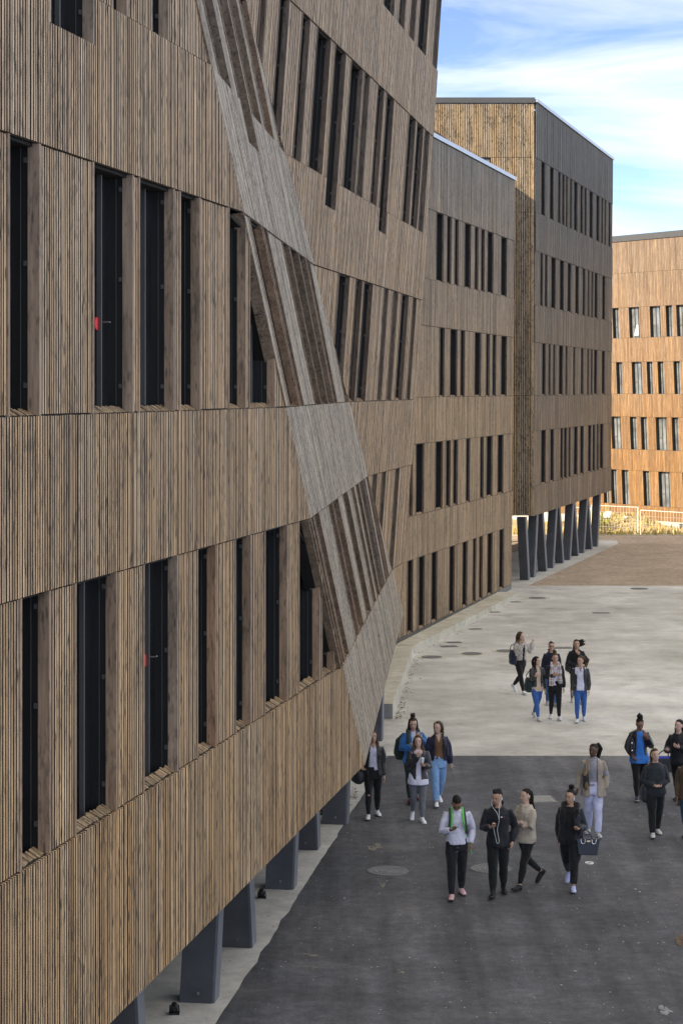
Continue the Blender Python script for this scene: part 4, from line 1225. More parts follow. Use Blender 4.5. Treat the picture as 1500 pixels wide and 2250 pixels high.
WALK = {  # thigh swing forwards and knee bend, in degrees, for left and right legs
    'L': ((20, 6), (-14, 22)), 'R': ((-14, 22), (20, 6)), 'stand': ((4, 4), (-3, 6)), 'standR': ((-3, 6), (5, 4)),
    'L2': ((14, 4), (-10, 12)), 'R2': ((-10, 12), (14, 4)), 'bigL': ((18, 4), (-17, 34)), 'bigR': ((-15, 32), (18, 4)),
    'kickR': ((5, 4), (-6, 30)),
}

def person(px, py, ht, yaw, sp, voxel=0.0115):
    """px, py: pixel of the point between the feet on the ground; ht: stature in metres; yaw: degrees, 0 faces us, + turns to the picture's right"""
    g = ground_at(px, py)
    female = sp.get('female', True)
    rng = random.Random(int(px * 7 + py))
    k = 1.0
    wsh = sp.get('shoulder', 0.089 if female else 0.101)
    bulk = sp.get('bulk', 0.0)          # body fullness
    hipw = sp.get('hipw', 0.098 if female else 0.092) + bulk
    # ---- skeleton in body heights
    (lf, lk), (rf, rk) = WALK[sp.get('walk', 'L2')]
    J = {}
    for side, sg, fw, kn in (('L', 1, lf, lk), ('R', -1, rf, rk)):
        hip = Vector((sg * 0.050, 0, 0.515))
        a = math.radians(fw); b_ = math.radians(fw - kn)
        splay = sp.get('splay', 0.0)
        knee = hip + Vector((sg * (-0.006 + splay), -math.sin(a), -math.cos(a))) * 0.245
        ank = knee + Vector((sg * (-0.012 + splay), -math.sin(b_), -math.cos(b_))) * 0.228
        J['hip' + side], J['knee' + side], J['ank' + side] = hip, knee, ank
        J['pitch' + side] = min(0, fw - kn + (6 if fw > 0 else 0)) if kn > 15 else (10 if fw > 12 else 0)
    low = min(J['ankL'].z + 0.0, J['ankR'].z)
    # heel lift: a foot pitched down has its ankle higher
    dz = 0.042 - low
    lean = sp.get('lean', 0.0)
    def up(z, y=0.0): return Vector((0, y - lean * max(0, z - 0.52), z + dz))
    for kk in list(J):
        if isinstance(J[kk], Vector): J[kk] = J[kk] + Vector((0, 0, dz))
    shz = 0.797
    for side, sg in (('L', 1), ('R', -1)):
        sh = up(shz) + Vector((sg * wsh, 0.004, 0))
        pose = sp.get('arm' + side, 'down')
        e, w = ARM[pose] if isinstance(pose, str) else pose
        J['sh' + side] = sh
        J['el' + side] = sh + Vector((sg * e[0] * (0.72 if e[0] > 0 else 1), e[1], e[2]))
        J['wr' + side] = sh + Vector((sg * w[0] * (0.72 if w[0] > 0 else 1), w[1], w[2]))
    hy, hp, hr = [math.radians(t) for t in sp.get('head', (0, 0, 0))]
    neck = up(0.845)
    HR = Matrix.Rotation(hy, 3, 'Z') @ Matrix.Rotation(hr, 3, 'Y') @ Matrix.Rotation(hp, 3, 'X')
    def hd(x, y, z):     # head space: relative to the neck pivot at height 0.862
        return up(0.862) + HR @ Vector((x, y, z - 0.862))
    S = ht
    def W(co): return np.asarray(co) * S
    def out(name, co, fs, mats, parent=None, smooth=True, fm=None, label=None):
        me = bpy.data.meshes.new(name)
        me.from_pydata((np.asarray(co) * S).tolist(), [], [tuple(q) for q in fs])
        if not isinstance(mats, (list, tuple)): mats = [mats]
        for m in mats: me.materials.append(m)
        if fm is not None: me.polygons.foreach_set('material_index', fm)
        if smooth: me.polygons.foreach_set('use_smooth', [True] * len(me.polygons))
        me.update()
        o = bpy.data.objects.new(name, me); COL.objects.link(o)
        if parent is not None: o.parent = parent
        if label: o['label'] = label
        return o
    # ---- body
    B = Geo()
    b1 = bulk
    B.tube([up(0.47), up(0.515), up(0.56), up(0.62), up(0.68), up(0.735), up(0.785), up(0.825), up(0.848), up(0.872), up(0.89)],
           [(0.075, 0.055), (hipw * 0.95, 0.064 + b1), (0.084 + b1, 0.058 + b1), (0.070 + b1, 0.050 + b1), (0.076 + b1, 0.053 + b1), (0.086 + b1 * .6, 0.060), (0.085, 0.050), (0.060, 0.038), (0.034, 0.034), (0.030, 0.032), (0.029, 0.031)], 16, (1, 0, 0))
    for side, sg in (('L', 1), ('R', -1)):
        h, kn, an = J['hip' + side], J['knee' + side], J['ank' + side]
        B.tube([h + Vector((0, 0, 0.02)), h.lerp(kn, 0.35), h.lerp(kn, 0.75), kn, kn.lerp(an, 0.3) + Vector((0, 0.006, 0)), kn.lerp(an, 0.7), an],
               [0.052 + b1 * .5, 0.050 + b1 * .5, 0.038 + b1 * .4, 0.031, 0.031, 0.021, 0.018], 10)
        pitch = math.radians(J['pitch' + side])
        fd = Vector((sg * 0.18, -math.cos(pitch), math.sin(pitch))).normalized()
        dn = Vector((0, -math.sin(pitch), -math.cos(pitch)))
        J['fd' + side], J['dn' + side] = fd, dn
        B.tube([an - fd * 0.020 + dn * 0.022, an + fd * 0.02 + dn * 0.024, an + fd * 0.07 + dn * 0.030, an + fd * 0.10 + dn * 0.032], [(0.018, 0.018), (0.02, 0.018), (0.024, 0.012), (0.016, 0.008)], 10)
        s_, e, w = J['sh' + side], J['el' + side], J['wr' + side]
        B.tube([up(0.80) + Vector((sg * 0.05, 0, 0)), s_, s_.lerp(e, 0.4), e, e.lerp(w, 0.3), w], [0.030, 0.029, 0.026, 0.021, 0.022, 0.0145], 10)
    # hands: palm, four fingers of unequal length, thumb
    holds = {}
    for side, sg in (('L', 1), ('R', -1)):
        e, w = J['el' + side], J['wr' + side]
        d = (w - e).normalized()
        pose = sp.get('arm' + side, 'down')
        inward = Vector((-sg, 0, 0)) if pose in ('down', 'swing_f', 'swing_b', 'pocket', 'under') else Vector((0, 0.3, 1.0))
        if pose in ('chin', 'face', 'strap', 'chest'): inward = Vector((0, 1, 0.2))
        nrm = (inward - d * inward.dot(d)).normalized()        # palm normal
        acr = d.cross(nrm).normalized()                          # across the palm
        if acr.dot(Vector((0, -1, 0.3))) < 0: acr = -acr
        curl = 0.5 if pose in ('down', 'swing_f', 'swing_b') else 0.9
        B.tube([w - d * 0.004, w + d * 0.020, w + d * 0.045, w + d * 0.052], [(0.015, 0.010), (0.0215, 0.0115), (0.024, 0.0105), (0.022, 0.0095)], 10, acr)
        base = w + d * 0.050
        for i, (o_, ln) in enumerate(((0.0175, 0.044), (0.006, 0.050), (-0.0055, 0.047), (-0.0165, 0.037))):
            p0 = base + acr * o_
            p1 = p0 + (d * math.cos(curl * .5) + nrm * math.sin(curl * .5)) * ln * 0.45 + acr * o_ * 0.14
            p2 = p1 + (d * math.cos(curl * 1.3) + nrm * math.sin(curl * 1.3)) * ln * 0.33
            p3 = p2 + (d * math.cos(curl * 2.0) + nrm * math.sin(curl * 2.0)) * ln * 0.25
            B.tube([p0 - d * 0.012, p0, p1, p2, p3], [0.0056, 0.0056, 0.0052, 0.0047, 0.004], 7)
        t0 = w + d * 0.014 + acr * 0.015; t1 = t0 + (d * 0.55 + acr * 0.75 + nrm * 0.35).normalized() * 0.022; t2 = t1 + (d * 0.85 + acr * 0.2 + nrm * 0.5).normalized() * 0.020
        B.tube([t0, t1, t2], [0.0075, 0.0064, 0.005], 7)
        holds[side] = (base + nrm * 0.016, d, nrm, acr)
    # head
    hz = [(0.866, -0.030, 0.013, 0.014), (0.876, -0.022, 0.024, 0.027), (0.892, -0.012, 0.034, 0.042), (0.912, -0.004, 0.0395, 0.051), (0.935, 0.001, 0.0425, 0.0565), (0.958, 0.004, 0.0425, 0.0565), (0.977, 0.006, 0.0365, 0.048), (0.991, 0.008, 0.025, 0.033), (0.9965, 0.009, 0.012, 0.016)]
    b0 = len(B.v); seg = 18
    for z, yc, rx, ry in hz:
        for q in range(seg):
            a = 2 * math.pi * q / seg
            B.v.append(hd(rx * math.cos(a), yc + ry * math.sin(a), z))
    for i in range(len(hz) - 1):
        for q in range(seg): B.f.append((b0 + i * seg + q, b0 + i * seg + (q + 1) % seg, b0 + (i + 1) * seg + (q + 1) % seg, b0 + (i + 1) * seg + q))
    B.f.append(tuple(b0 + q for q in range(seg - 1, -1, -1))); B.f.append(tuple(b0 + (len(hz) - 1) * seg + q for q in range(seg)))
    B.tube([hd(0, -0.050, 0.938), hd(0, -0.060, 0.918), hd(0, -0.061, 0.910)], [(0.006, 0.006), (0.0085, 0.008), (0.008, 0.006)], 8)
    B.tube([hd(0, -0.047, 0.897), hd(0, -0.0495, 0.8955)], [(0.014, 0.006), (0.012, 0.005)], 8)
    for sg in (1, -1): B.tube([hd(sg * 0.041, 0.004, 0.936), hd(sg * 0.046, 0.010, 0.925), hd(sg * 0.042, 0.004, 0.908)], [(0.006, 0.009), (0.006, 0.011), (0.005, 0.006)], 8)
    co, fs = grow(B, voxel / S * 0.82, smooth=1, fac=0.4)
    body = out('person', co, fs, SKIN[sp.get('skin', 'pale')])
    body.location = g
    body.rotation_euler = (0, 0, math.radians(yaw))
    tag(body, sp['label'], 'person', sp.get('group', 'people walking over the plaza'))
    # face
    F_ = MB()
    def face_patch(name, pieces, mat):
        kq = Geo()
        for c, r in pieces: kq.ball(c, r, 8)
        # orient with the head
        out(name, [up(0.862) + HR @ (Vector(p)) for p in kq.v], kq.f, mat, body)
    rel = lambda x, y, z: Vector((x, y, z - 0.862))
    face_patch('eye', [(rel(sg * 0.0175, -0.0490, 0.9335), (0.0076, 0.0050, 0.0036)) for sg in (1, -1)], M['eye'])
    face_patch('eyebrow', [(rel(sg * 0.0185, -0.0505, 0.9455), (0.0115, 0.0042, 0.0026)) for sg in (1, -1)], M['brow'])
    if sp.get('smile'):
        face_patch('mouth', [(rel(0, -0.0505, 0.8945), (0.0155, 0.0045, 0.0048))], M['lip'])
        face_patch('teeth', [(rel(0, -0.0520, 0.8952), (0.0120, 0.0040, 0.0026))], M['teeth'])
    else:
        face_patch('mouth', [(rel(0, -0.0500, 0.8955), (0.0120, 0.0048, 0.0040))], M['lip'])
    # ---- hair
    style, hc = sp.get('hair', ('long', 'brown'))
    Hh = Geo()
    hb0 = len(Hh.v)
    def hball(c, r, seg=12):
        q = Geo(); q.ball((0, 0, 0), r, seg)
        b = len(Hh.v); Hh.v += [hd(*(Vector(c) + p)) for p in q.v]; Hh.f += [tuple(b + i for i in f) for f in q.f]
    def htube(pts, rad, seg=10): Hh.tube([hd(*p) for p in pts], rad, seg)
    if style in ('short', 'curly_top'):
        hball((0, 0.015, 0.962), (0.0445, 0.0585, 0.047))
        if style == 'curly_top':
            for i in range(26):
                a = rng.uniform(0, 6.28); r_ = rng.uniform(0, 0.034)
                hball((math.cos(a) * r_, 0.004 + math.sin(a) * r_ * 1.3, 1.0 + rng.uniform(-0.008, 0.004)), 0.011, 6)
        htube([(0, 0.045, 0.95), (0, 0.050, 0.915)], [(0.036, 0.016), (0.028, 0.010)])
    else:
        hball((0, 0.0145, 0.958), (0.0465, 0.0600, 0.0490))
    if style == 'afro':
        for i in range(60):
            a = rng.uniform(0, 6.28); t = rng.uniform(0.0, 1.0); r_ = 0.052
            hball((math.cos(a) * r_ * math.sqrt(1 - t * t) * 1.0, 0.016 + math.sin(a) * r_ * math.sqrt(1 - t * t), 0.950 + t * 0.052), 0.013, 6)
    if style in ('long', 'wavy', 'blown'):
        ln = sp.get('hairlen', 0.76)
        htube([(0, 0.046, 0.965), (0, 0.056, 0.92), (0, 0.054, 0.87)], [(0.040, 0.024), (0.046, 0.026), (0.047, 0.024)], 14)
        Hh.tube([hd(0, 0.052, 0.90), up(0.845, 0.058), up(0.80, 0.075), up(ln, 0.082)], [(0.046, 0.024), (0.052, 0.026), (0.055, 0.022), (0.036, 0.012)], 14, (1, 0, 0))
        for sg in (1, -1):
            lock_front = sp.get('locks', (1, 1))[0 if sg > 0 else 1]
            if lock_front:
                e_ = max(ln, 0.78)
                Hh.tube([hd(sg * 0.036, -0.010, 0.975), hd(sg * 0.046, -0.006, 0.94), hd(sg * 0.047, 0.0, 0.89), up(0.84, -0.02) + Vector((sg * 0.052, 0, 0)), up(e_, -0.055) + Vector((sg * 0.056, 0, 0))],
                        [(0.012, 0.012), (0.012, 0.022), (0.014, 0.024), (0.018, 0.022), (0.010, 0.010)], 10)
        if style == 'wavy':
            for i in range(16):
                sg = rng.choice((-1, 1)); z = rng.uniform(ln, 0.93)
                Hh.ball(up(z, rng.uniform(0.02, 0.08)) + Vector((sg * rng.uniform(0.03, 0.062), 0, 0)), rng.uniform(0.014, 0.022), 8)
        if style == 'blown':
            for i in range(10):
                z = rng.uniform(0.90, 0.98)
                Hh.tube([hd(0.03, 0.04, z), hd(0.075, 0.055, z + rng.uniform(-.02, .02)), hd(0.125 + rng.uniform(-.02, .03), 0.06, z + rng.uniform(-.035, .03))], [0.022, 0.016, 0.006], 8)
    if style in ('bun', 'bun_braids', 'afro_bun'):
        r_ = 0.030 if style != 'afro_bun' else 0.036
        hball((0, 0.030, 1.022), (r_, r_, r_ * 0.9), 10)
        for i in range(16):
            a = rng.uniform(0, 6.28)
            hball((math.cos(a) * r_ * 0.75, 0.030 + math.sin(a) * r_ * 0.75, 1.022 + rng.uniform(-0.02, 0.022)), r_ * 0.42, 6)
    if style in ('bun_braids', 'braids'):
        for i in range(11):
            a = math.radians(-150 + 30 * i + rng.uniform(-8, 8))
            x, y = 0.050 * math.sin(a), 0.016 + 0.05 * math.cos(a)
            if y < -0.02: y = -0.015
            e_ = rng.uniform(0.74, 0.80)
            Hh.tube([hd(x * 0.9, y, 0.975), hd(x * 1.06, y + .004, 0.92), up(0.85, y * 1.2 + .005) + Vector((x * 1.25, 0, 0)), up(e_, y * 1.4 - 0.012) + Vector((x * 1.4, 0, 0))], [0.0085, 0.0085, 0.008, 0.005], 7)
    if style in ('ponytail', 'ponytail_braid'):
        sx = sp.get('tail', 0.0)
        Hh.tube([hd(0, 0.060, 0.978), hd(sx * 0.4, 0.100, 0.985), hd(sx * 0.8, 0.118, 0.94), up(0.82, 0.13) + Vector((sx, 0, 0)), up(0.73, 0.12) + Vector((sx * 1.1, 0, 0))], [0.013, 0.022, 0.026, 0.024, 0.008], 10)
    if style == 'bob_side':
        for sg in (1, -1):
            Hh.tube([hd(sg * 0.036, 0.0, 0.975), hd(sg * 0.048, 0.012, 0.93), hd(sg * 0.050, 0.022, 0.88), hd(sg * 0.054, 0.030, 0.845)], [(0.014, 0.02), (0.014, 0.032), (0.016, 0.034), (0.010, 0.020)], 10)
        htube([(0, 0.046, 0.965), (0, 0.056, 0.92), (0, 0.054, 0.86)], [(0.040, 0.024), (0.048, 0.026), (0.048, 0.02)], 14)
    hco, hfs = grow(Hh, 0.0075, smooth=1, fac=0.4)
    hco = crumple(hco, 0.0045, 60, 3.3, (1, 1, 0.25))
    out('hair', hco, hfs, HAIR[hc], body)
    # ---- clothes
    vx = 0.0068
    def torso(G, z0, z1, off, flare=0.0, bulk_=0.0, yshift=0.0):
        prof = [(0.43, 0.094 + flare, 0.070 + flare), (0.47, 0.096 + flare * .8, 0.070 + flare * .8), (0.515, hipw * 1.0 + flare * .5, 0.068 + flare * .5 + b1), (0.56, 0.088 + b1 + flare * .3, 0.061 + b1), (0.62, 0.073 + b1 + bulk_, 0.053 + b1 + bulk_), (0.68, 0.078 + b1 + bulk_, 0.056 + b1 + bulk_), (0.735, 0.089 + b1 * .6 + bulk_ * .7, 0.066 + bulk_ * .7), (0.785, 0.090 + bulk_ * .5, 0.057 + bulk_ * .5), (0.822, 0.066, 0.043), (0.846, 0.040, 0.039)]
        zs = [z0] + [p[0] for p in prof if z0 + 0.008 < p[0] < z1 - 0.008] + [z1]
        def at(z):
            for a, b in zip(prof, prof[1:]):
                if z <= b[0]:
                    t = max(0, (z - a[0]) / (b[0] - a[0])); return a[1] + (b[1] - a[1]) * t, a[2] + (b[2] - a[2]) * t
            return prof[-1][1:]
        G.tube([up(z, yshift) for z in zs], [tuple(r + off for r in at(z)) for z in zs], 20, (1, 0, 0), 0.05)
    def sleeves(G, off, cuff=0.97, puff=0.0):
        for side, sg in (('L', 1), ('R', -1)):
            s_, e, w = J['sh' + side], J['el' + side], J['wr' + side]
            pts = [up(0.79) + Vector((sg * 0.045, 0, 0)), s_ + Vector((0, 0, -0.002)), s_.lerp(e, 0.45), e]
            rad = [0.036 + off, 0.033 + off, 0.028 + off + puff, 0.0245 + off + puff]
            if cuff > 0: pts += [e.lerp(w, 0.45 * cuff), e.lerp(w, cuff)]; rad += [0.0235 + off + puff, 0.018 + off * 0.9]
            rad[0] -= 0.006; rad[1] -= 0.003; G.tube(pts, rad, 12, None, 0.1)
    def cloth(name, G, mat, amp=0.006, freq=13.0, smooth=3, cut=None, thick=0.0, label=None, vox=None):
        co, fs = grow(G, vox or vx, smooth=smooth, fac=0.5)
        co = crumple(co, amp, freq, rng.uniform(0, 50))
        if cut is not None:
            cen = np.array([co[list(f)].mean(0) for f in fs])
            fs = [f for f, c in zip(fs, cen) if not cut(c)]
        o = out(name, co, fs, mat, body, label=label)
        if thick:
            md = o.modifiers.new('thickness', 'SOLIDIFY'); md.thickness = thick * S; md.offset = -1
        return o
    def is_torso(c):
        # true for a point on the torso rather than on a sleeve
        for side in 'LR':
            s_, e, w = J['sh' + side], J['el' + side], J['wr' + side]
            for a, b_ in ((s_.lerp(e, 0.25), e), (e, w)):
                ab = b_ - a; t = max(0, min(1, (Vector(c) - a).dot(ab) / ab.length_squared))
                if (Vector(c) - (a + ab * t)).length < 0.050: return False
        return True
    # trousers
    tr = sp.get('trousers', ('trousers', (0.012, 0.012, 0.014), 'slim'))
    G = Geo(); fit = tr[2]
    loose = {'slim': 0.0035, 'straight': 0.011, 'jogger': 0.009}[fit]
    hem = sp.get('hem', 0.93)
    torso(G, 0.46, 0.60, 0.006)
    for side, sg in (('L', 1), ('R', -1)):
        h, kn, an = J['hip' + side], J['knee' + side], J['ank' + side]
        G.tube([h + Vector((0, 0, 0.02)), h.lerp(kn, 0.35), h.lerp(kn, 0.75), kn, kn.lerp(an, 0.32) + Vector((0, 0.005, 0)), kn.lerp(an, 0.72), kn.lerp(an, hem)],
               [0.055 + b1 * .5 + loose * .4, 0.053 + b1 * .5 + loose * .6, 0.042 + b1 * .4 + loose * .9, 0.035 + loose, 0.035 + loose, 0.0255 + loose * (1.2 if fit != 'jogger' else .9), (0.0225 if fit == 'slim' else 0.0235) + (loose if fit == 'straight' else 0)], 12, None, 0.1)
    cloth('trousers', G, fabric(tr[0], tr[1], fold=0.7), 0.0055, 20)
    if sp.get('ripped'):
        q = Geo(); kn = J['kneeR']; q.ball(kn + Vector((0, -0.030, 0.004)), (0.018, 0.012, 0.012), 8)
        out('knee_tear', q.v, q.f, SKIN[sp.get('skin', 'pale')], body)
    # shoes
    shc = sp.get('shoes', ('white_leather', (0.74, 0.74, 0.76), (0.7, 0.7, 0.7)))
    for side, sg in (('L', 1), ('R', -1)):
        an, fd, dn = J['ank' + side], J['fd' + side], J['dn' + side]
        G = Geo()
        G.tube([an - fd * 0.032 + dn * 0.020, an - fd * 0.012 + dn * 0.018, an + fd * 0.030 + dn * 0.017, an + fd * 0.075 + dn * 0.026, an + fd * 0.108 + dn * 0.030, an + fd * 0.116 + dn * 0.032],
               [(0.018, 0.020), (0.0225, 0.024), (0.0235, 0.024), (0.0275, 0.016), (0.022, 0.012), (0.012, 0.008)], 12, (1, 0, 0))
        top = sp.get('boot', 0.0)
        G.tube([an + dn * 0.02, an - dn * (0.012 + top)], [0.024, 0.0235 if not top else 0.029], 10)
        so = Geo()
        so.tube([an - fd * 0.036 + dn * 0.0375, an - fd * 0.010 + dn * 0.0375, an + fd * 0.04 + dn * 0.0375, an + fd * 0.080 + dn * 0.0375, an + fd * 0.112 + dn * 0.036, an + fd * 0.122 + dn * 0.035],
                [(0.018, 0.0055), (0.0235, 0.006), (0.022, 0.006), (0.0285, 0.006), (0.022, 0.0055), (0.010, 0.004)], 12, (1, 0, 0))
        co, fs = grow(G, 0.0055, smooth=2, fac=0.5)
        sh = out('shoe', co, fs, plain_shoe(shc[0], shc[1]), body)
        out('sole', so.v, so.f, plain_shoe(shc[0] + '_sole', shc[2]), sh)
    # tops
    for it in sp['tops']:
        kind = it['kind']; G = Geo()
        mat = it.get('mat') or fabric(it['cloth'], it['color'], it.get('rough', 0.85), spec=it.get('spec', 0.25), fold=it.get('fold', 0.6), sheen=it.get('sheen', 0.12))
        if kind == 'inner':            # shirt seen between the fronts of a jacket
            torso(G, it.get('hem', 0.50), it.get('neck', 0.835), it.get('off', 0.007), it.get('flare', 0.0))
            cut = None
            if it.get('vneck'):
                vz, vw = it['vneck'], 0.030
                cut = lambda c: c[1] < 0 and c[2] - dz > vz and abs(c[0]) < vw * (c[2] - dz - vz) / (0.845 - vz)
            cloth(it.get('name', 'shirt'), G, mat, 0.007, 16, cut=cut)
        elif kind == 'pullover':
            torso(G, it.get('hem', 0.50), it.get('neck', 0.846), it.get('off', 0.011), it.get('flare', 0.0), it.get('bulk', 0.006))
            sleeves(G, it.get('soff', 0.007), it.get('cuff', 0.97), it.get('puff', 0.004))
            cloth(it.get('name', 'jumper'), G, mat, it.get('amp', 0.009), 15)
            if it.get('roll'):
                q = Geo(); q.tube([up(0.835), up(0.868)], [(0.040, 0.042), (0.036, 0.038)], 14, (1, 0, 0), 0.05); out('collar', *grow(q, 0.006, smooth=1), mat, body)
        elif kind == 'jacket':
            gap, gap_top = it.get('gap', 0.035), it.get('gap_top', 0.030)
            hem, closed = it.get('hem', 0.50), it.get('closed', False)
            torso(G, hem, 0.842, it.get('off', 0.017), it.get('flare', 0.006), it.get('bulk', 0.006) * 0.7)
            sleeves(G, it.get('soff', 0.011), 0.98, it.get('puff', 0.004))
            # collar
            G.tube([up(0.815, 0.012), up(0.850, 0.010), up(0.858, 0.012)], [(0.060, 0.046), (0.050, 0.048), (0.046, 0.046)], 16, (1, 0, 0), 0.05)
            cx_ = it.get('shift', 0.0)
            def cut(c, gap=gap, gap_top=gap_top, hem=hem, cx_=cx_):
                z = c[2] - dz
                if z > 0.850: return True
                if closed: return z > 0.835 and c[1] < -0.01 and abs(c[0]) < 0.03
                if c[1] > -0.012 - lean * max(0, z - 0.52): return False
                t = (z - hem) / (0.86 - hem)
                w_ = gap + (gap_top - gap) * t
                return abs(c[0] - cx_) < w_ and is_torso(c)
            cloth(it.get('name', 'jacket'), G, mat, it.get('amp', 0.0095), it.get('freq', 15), cut=cut, thick=0.007, label=it.get('label'))
            if it.get('fur'):
                q = Geo()
                for sg in (1, -1):
                    q.tube([up(0.862, 0.045) + Vector((sg * 0.02, 0, 0)), up(0.855, 0.0) + Vector((sg * 0.065, 0, 0)), up(0.80, -0.055) + Vector((sg * 0.072, 0, 0)), up(0.74, -0.075) + Vector((sg * 0.060, 0, 0))], [0.030, 0.030, 0.028, 0.018], 10)
                c2, f2 = grow(q, 0.008, smooth=1); out('hood', crumple(c2, 0.010, 45, 2.0, (1, 1, 1)), f2, fabric('black_fur', (0.010, 0.010, 0.011), 1.0, 0.3), body)
            if it.get('hood'):
                q = Geo(); q.tube([up(0.875, 0.035) + Vector((0.045, 0, 0)), up(0.862, 0.075), up(0.875, 0.035) + Vector((-0.045, 0, 0))], [0.020, 0.034, 0.020], 10); q.tube([up(0.845, 0.07), up(0.80, 0.078)], [(0.055, 0.026), (0.035, 0.014)], 10, (1, 0, 0))
                c2, f2 = grow(q, 0.008, smooth=2); out('hood', crumple(c2, 0.006, 20, 1.0), f2, mat, body)
        elif kind == 'scarf':
            q = Geo()
            for sg in (1, -1):
                q.tube([up(0.862, 0.045), up(0.862, 0.015) + Vector((sg * 0.052, 0, 0)), up(0.835, -0.045) + Vector((sg * 0.050, 0, 0)), up(0.76, -0.088) + Vector((sg * 0.056, 0, 0)), up(0.66, -0.092) + Vector((sg * 0.064, 0, 0)), up(0.56 if sg > 0 else 0.53, -0.098) + Vector((sg * 0.072, 0, 0))],
                       [(0.020, 0.018), (0.022, 0.018), (0.030, 0.013), (0.036, 0.010), (0.036, 0.009), (0.040, 0.008)], 12)
            c2, f2 = grow(q, 0.0068, smooth=2); out('scarf', crumple(c2, 0.006, 18, 5.0), f2, mat, body)
    RM = Matrix.Rotation(math.radians(yaw), 3, 'Z')
    def to_world(p): return g + RM @ (Vector(p) * S)
    return {'o': body, 'J': J, 'up': up, 'hd': hd, 'w': to_world, 'holds': holds, 'dz': dz, 'S': S, 'R': RM, 'out': out}

SHOE = {}
def plain_shoe(n, c):
    if (n, c) not in SHOE: SHOE[(n, c)] = plain_mat(n, c, 0.5, 0, 0.08, 12)
    return SHOE[(n, c)]

BLK = (0.013, 0.013, 0.015); LEATHER = dict(cloth='black_leather', color=(0.016, 0.016, 0.019), rough=0.42, spec=0.5)
WHITE_SHOE = ('white_leather', (0.74, 0.74, 0.77), (0.72, 0.72, 0.72))
LILAC = (0.60, 0.60, 0.74)
BLKT = ('black_leggings', (0.012, 0.012, 0.014), 'slim')
P = {}
# ---- the four by the near block
P['wall'] = person(819, 1797, 1.71, 4, dict(label='smiling woman in black leather jacket and torn black jeans beside the timber wall', skin='mid', hair=('long', 'brown'), smile=True, walk='R2', splay=0.03, head=(4, -2, 0), armL='down', armR=((0.08, 0.03, -0.15), (0.05, -0.06, -0.20)), locks=(1, 0),
    trousers=('black_denim', (0.014, 0.014, 0.016), 'slim'), ripped=True, shoes=WHITE_SHOE,
    tops=[dict(kind='inner', cloth='lilac_jersey', color=LILAC, hem=0.56, vneck=0.80), dict(kind='jacket', gap=0.060, gap_top=0.034, hem=0.50, **LEATHER)]))
P['blue'] = person(907, 1762, 1.72, 6, dict(label='woman in bright blue padded jacket with braids and a bun', skin='pale', hair=('bun_braids', 'dark'), walk='R2', head=(-4, 14, 0), armL='strap', armR='chest', hem=0.9,
    trousers=('dark_green_cloth', (0.016, 0.030, 0.030), 'straight'), shoes=('maroon_leather', (0.10, 0.012, 0.018), (0.05, 0.01, 0.012)),
    tops=[dict(kind='inner', cloth='pale_hoodie', color=(0.55, 0.58, 0.66), hem=0.5), dict(kind='jacket', cloth='blue_padding', color=(0.030, 0.155, 0.42), gap=0.012, gap_top=0.030, hem=0.47, bulk=0.018, puff=0.014, soff=0.014, flare=0.016, rough=0.6)]))
P['grey_jeans'] = person(918, 1806, 1.66, 4, dict(label='smiling woman in grey jeans holding a cup to her chest', skin='pale', hair=('long', 'brown'), smile=True, walk='kickR', head=(-8, 0, 0), armL='phone', armR='chin', locks=(1, 1),
    trousers=('grey_denim', (0.16, 0.165, 0.19), 'slim'), shoes=WHITE_SHOE,
    tops=[dict(kind='inner', cloth='white_cotton', color=(0.66, 0.66, 0.80), hem=0.44, flare=0.022, off=0.012), dict(kind='jacket', gap=0.030, gap_top=0.030, hem=0.50, flare=0.014, **LEATHER)]))
P['brown_top'] = person(962, 1768, 1.70, 8, dict(label='woman in brown top, navy bomber jacket and pale blue jeans looking sideways', skin='pale', hair=('bob_side', 'ombre'), walk='R', head=(-38, 4, 0), armL=((0.06, 0.02, -0.16), (0.085, -0.01, -0.30)), armR='down',
    trousers=('pale_denim', (0.20, 0.36, 0.62), 'straight'), shoes=WHITE_SHOE, hem=0.88,
    tops=[dict(kind='inner', cloth='brown_knit', color=(0.17, 0.095, 0.050), hem=0.56, vneck=0.76), dict(kind='jacket', cloth='navy_nylon', color=(0.018, 0.019, 0.045), gap=0.062, gap_top=0.040, hem=0.545, puff=0.012, bulk=0.012, rough=0.55)]))
# ---- front row
P['white'] = person(1003, 1972, 1.74, 2, dict(label='young man in white jumper bending his head over his phone', female=False, skin='brown', hair=('short', 'black'), walk='R2', splay=0.02, head=(-6, 50, 0), lean=0.04, armL='pocket', armR='phone', hem=0.97,
    trousers=('black_jersey', (0.014, 0.014, 0.016), 'jogger'), shoes=('pink_mesh', (0.70, 0.42, 0.44), (0.10, 0.10, 0.11)),
    tops=[dict(kind='pullover', cloth='white_knit', color=(0.66, 0.66, 0.80), hem=0.52, off=0.012, bulk=0.006, puff=0.002)]))
P['earphones'] = person(1094, 1968, 1.76, -6, dict(label='young man in black zipped jacket with white earphones looking at a phone', female=False, skin='mid', hair=('curly_top', 'black'), walk='R2', head=(-28, 14, 0), armL='pocket', armR='phone', hem=0.97,
    trousers=('black_cotton', (0.012, 0.012, 0.014), 'jogger'), shoes=('black_suede', (0.010, 0.010, 0.011), (0.008, 0.008, 0.008)), boot=0.045,
    tops=[dict(kind='jacket', cloth='black_shell', color=(0.013, 0.014, 0.019), closed=True, hem=0.475, bulk=0.012, off=0.017, rough=0.6, hood=True)]))
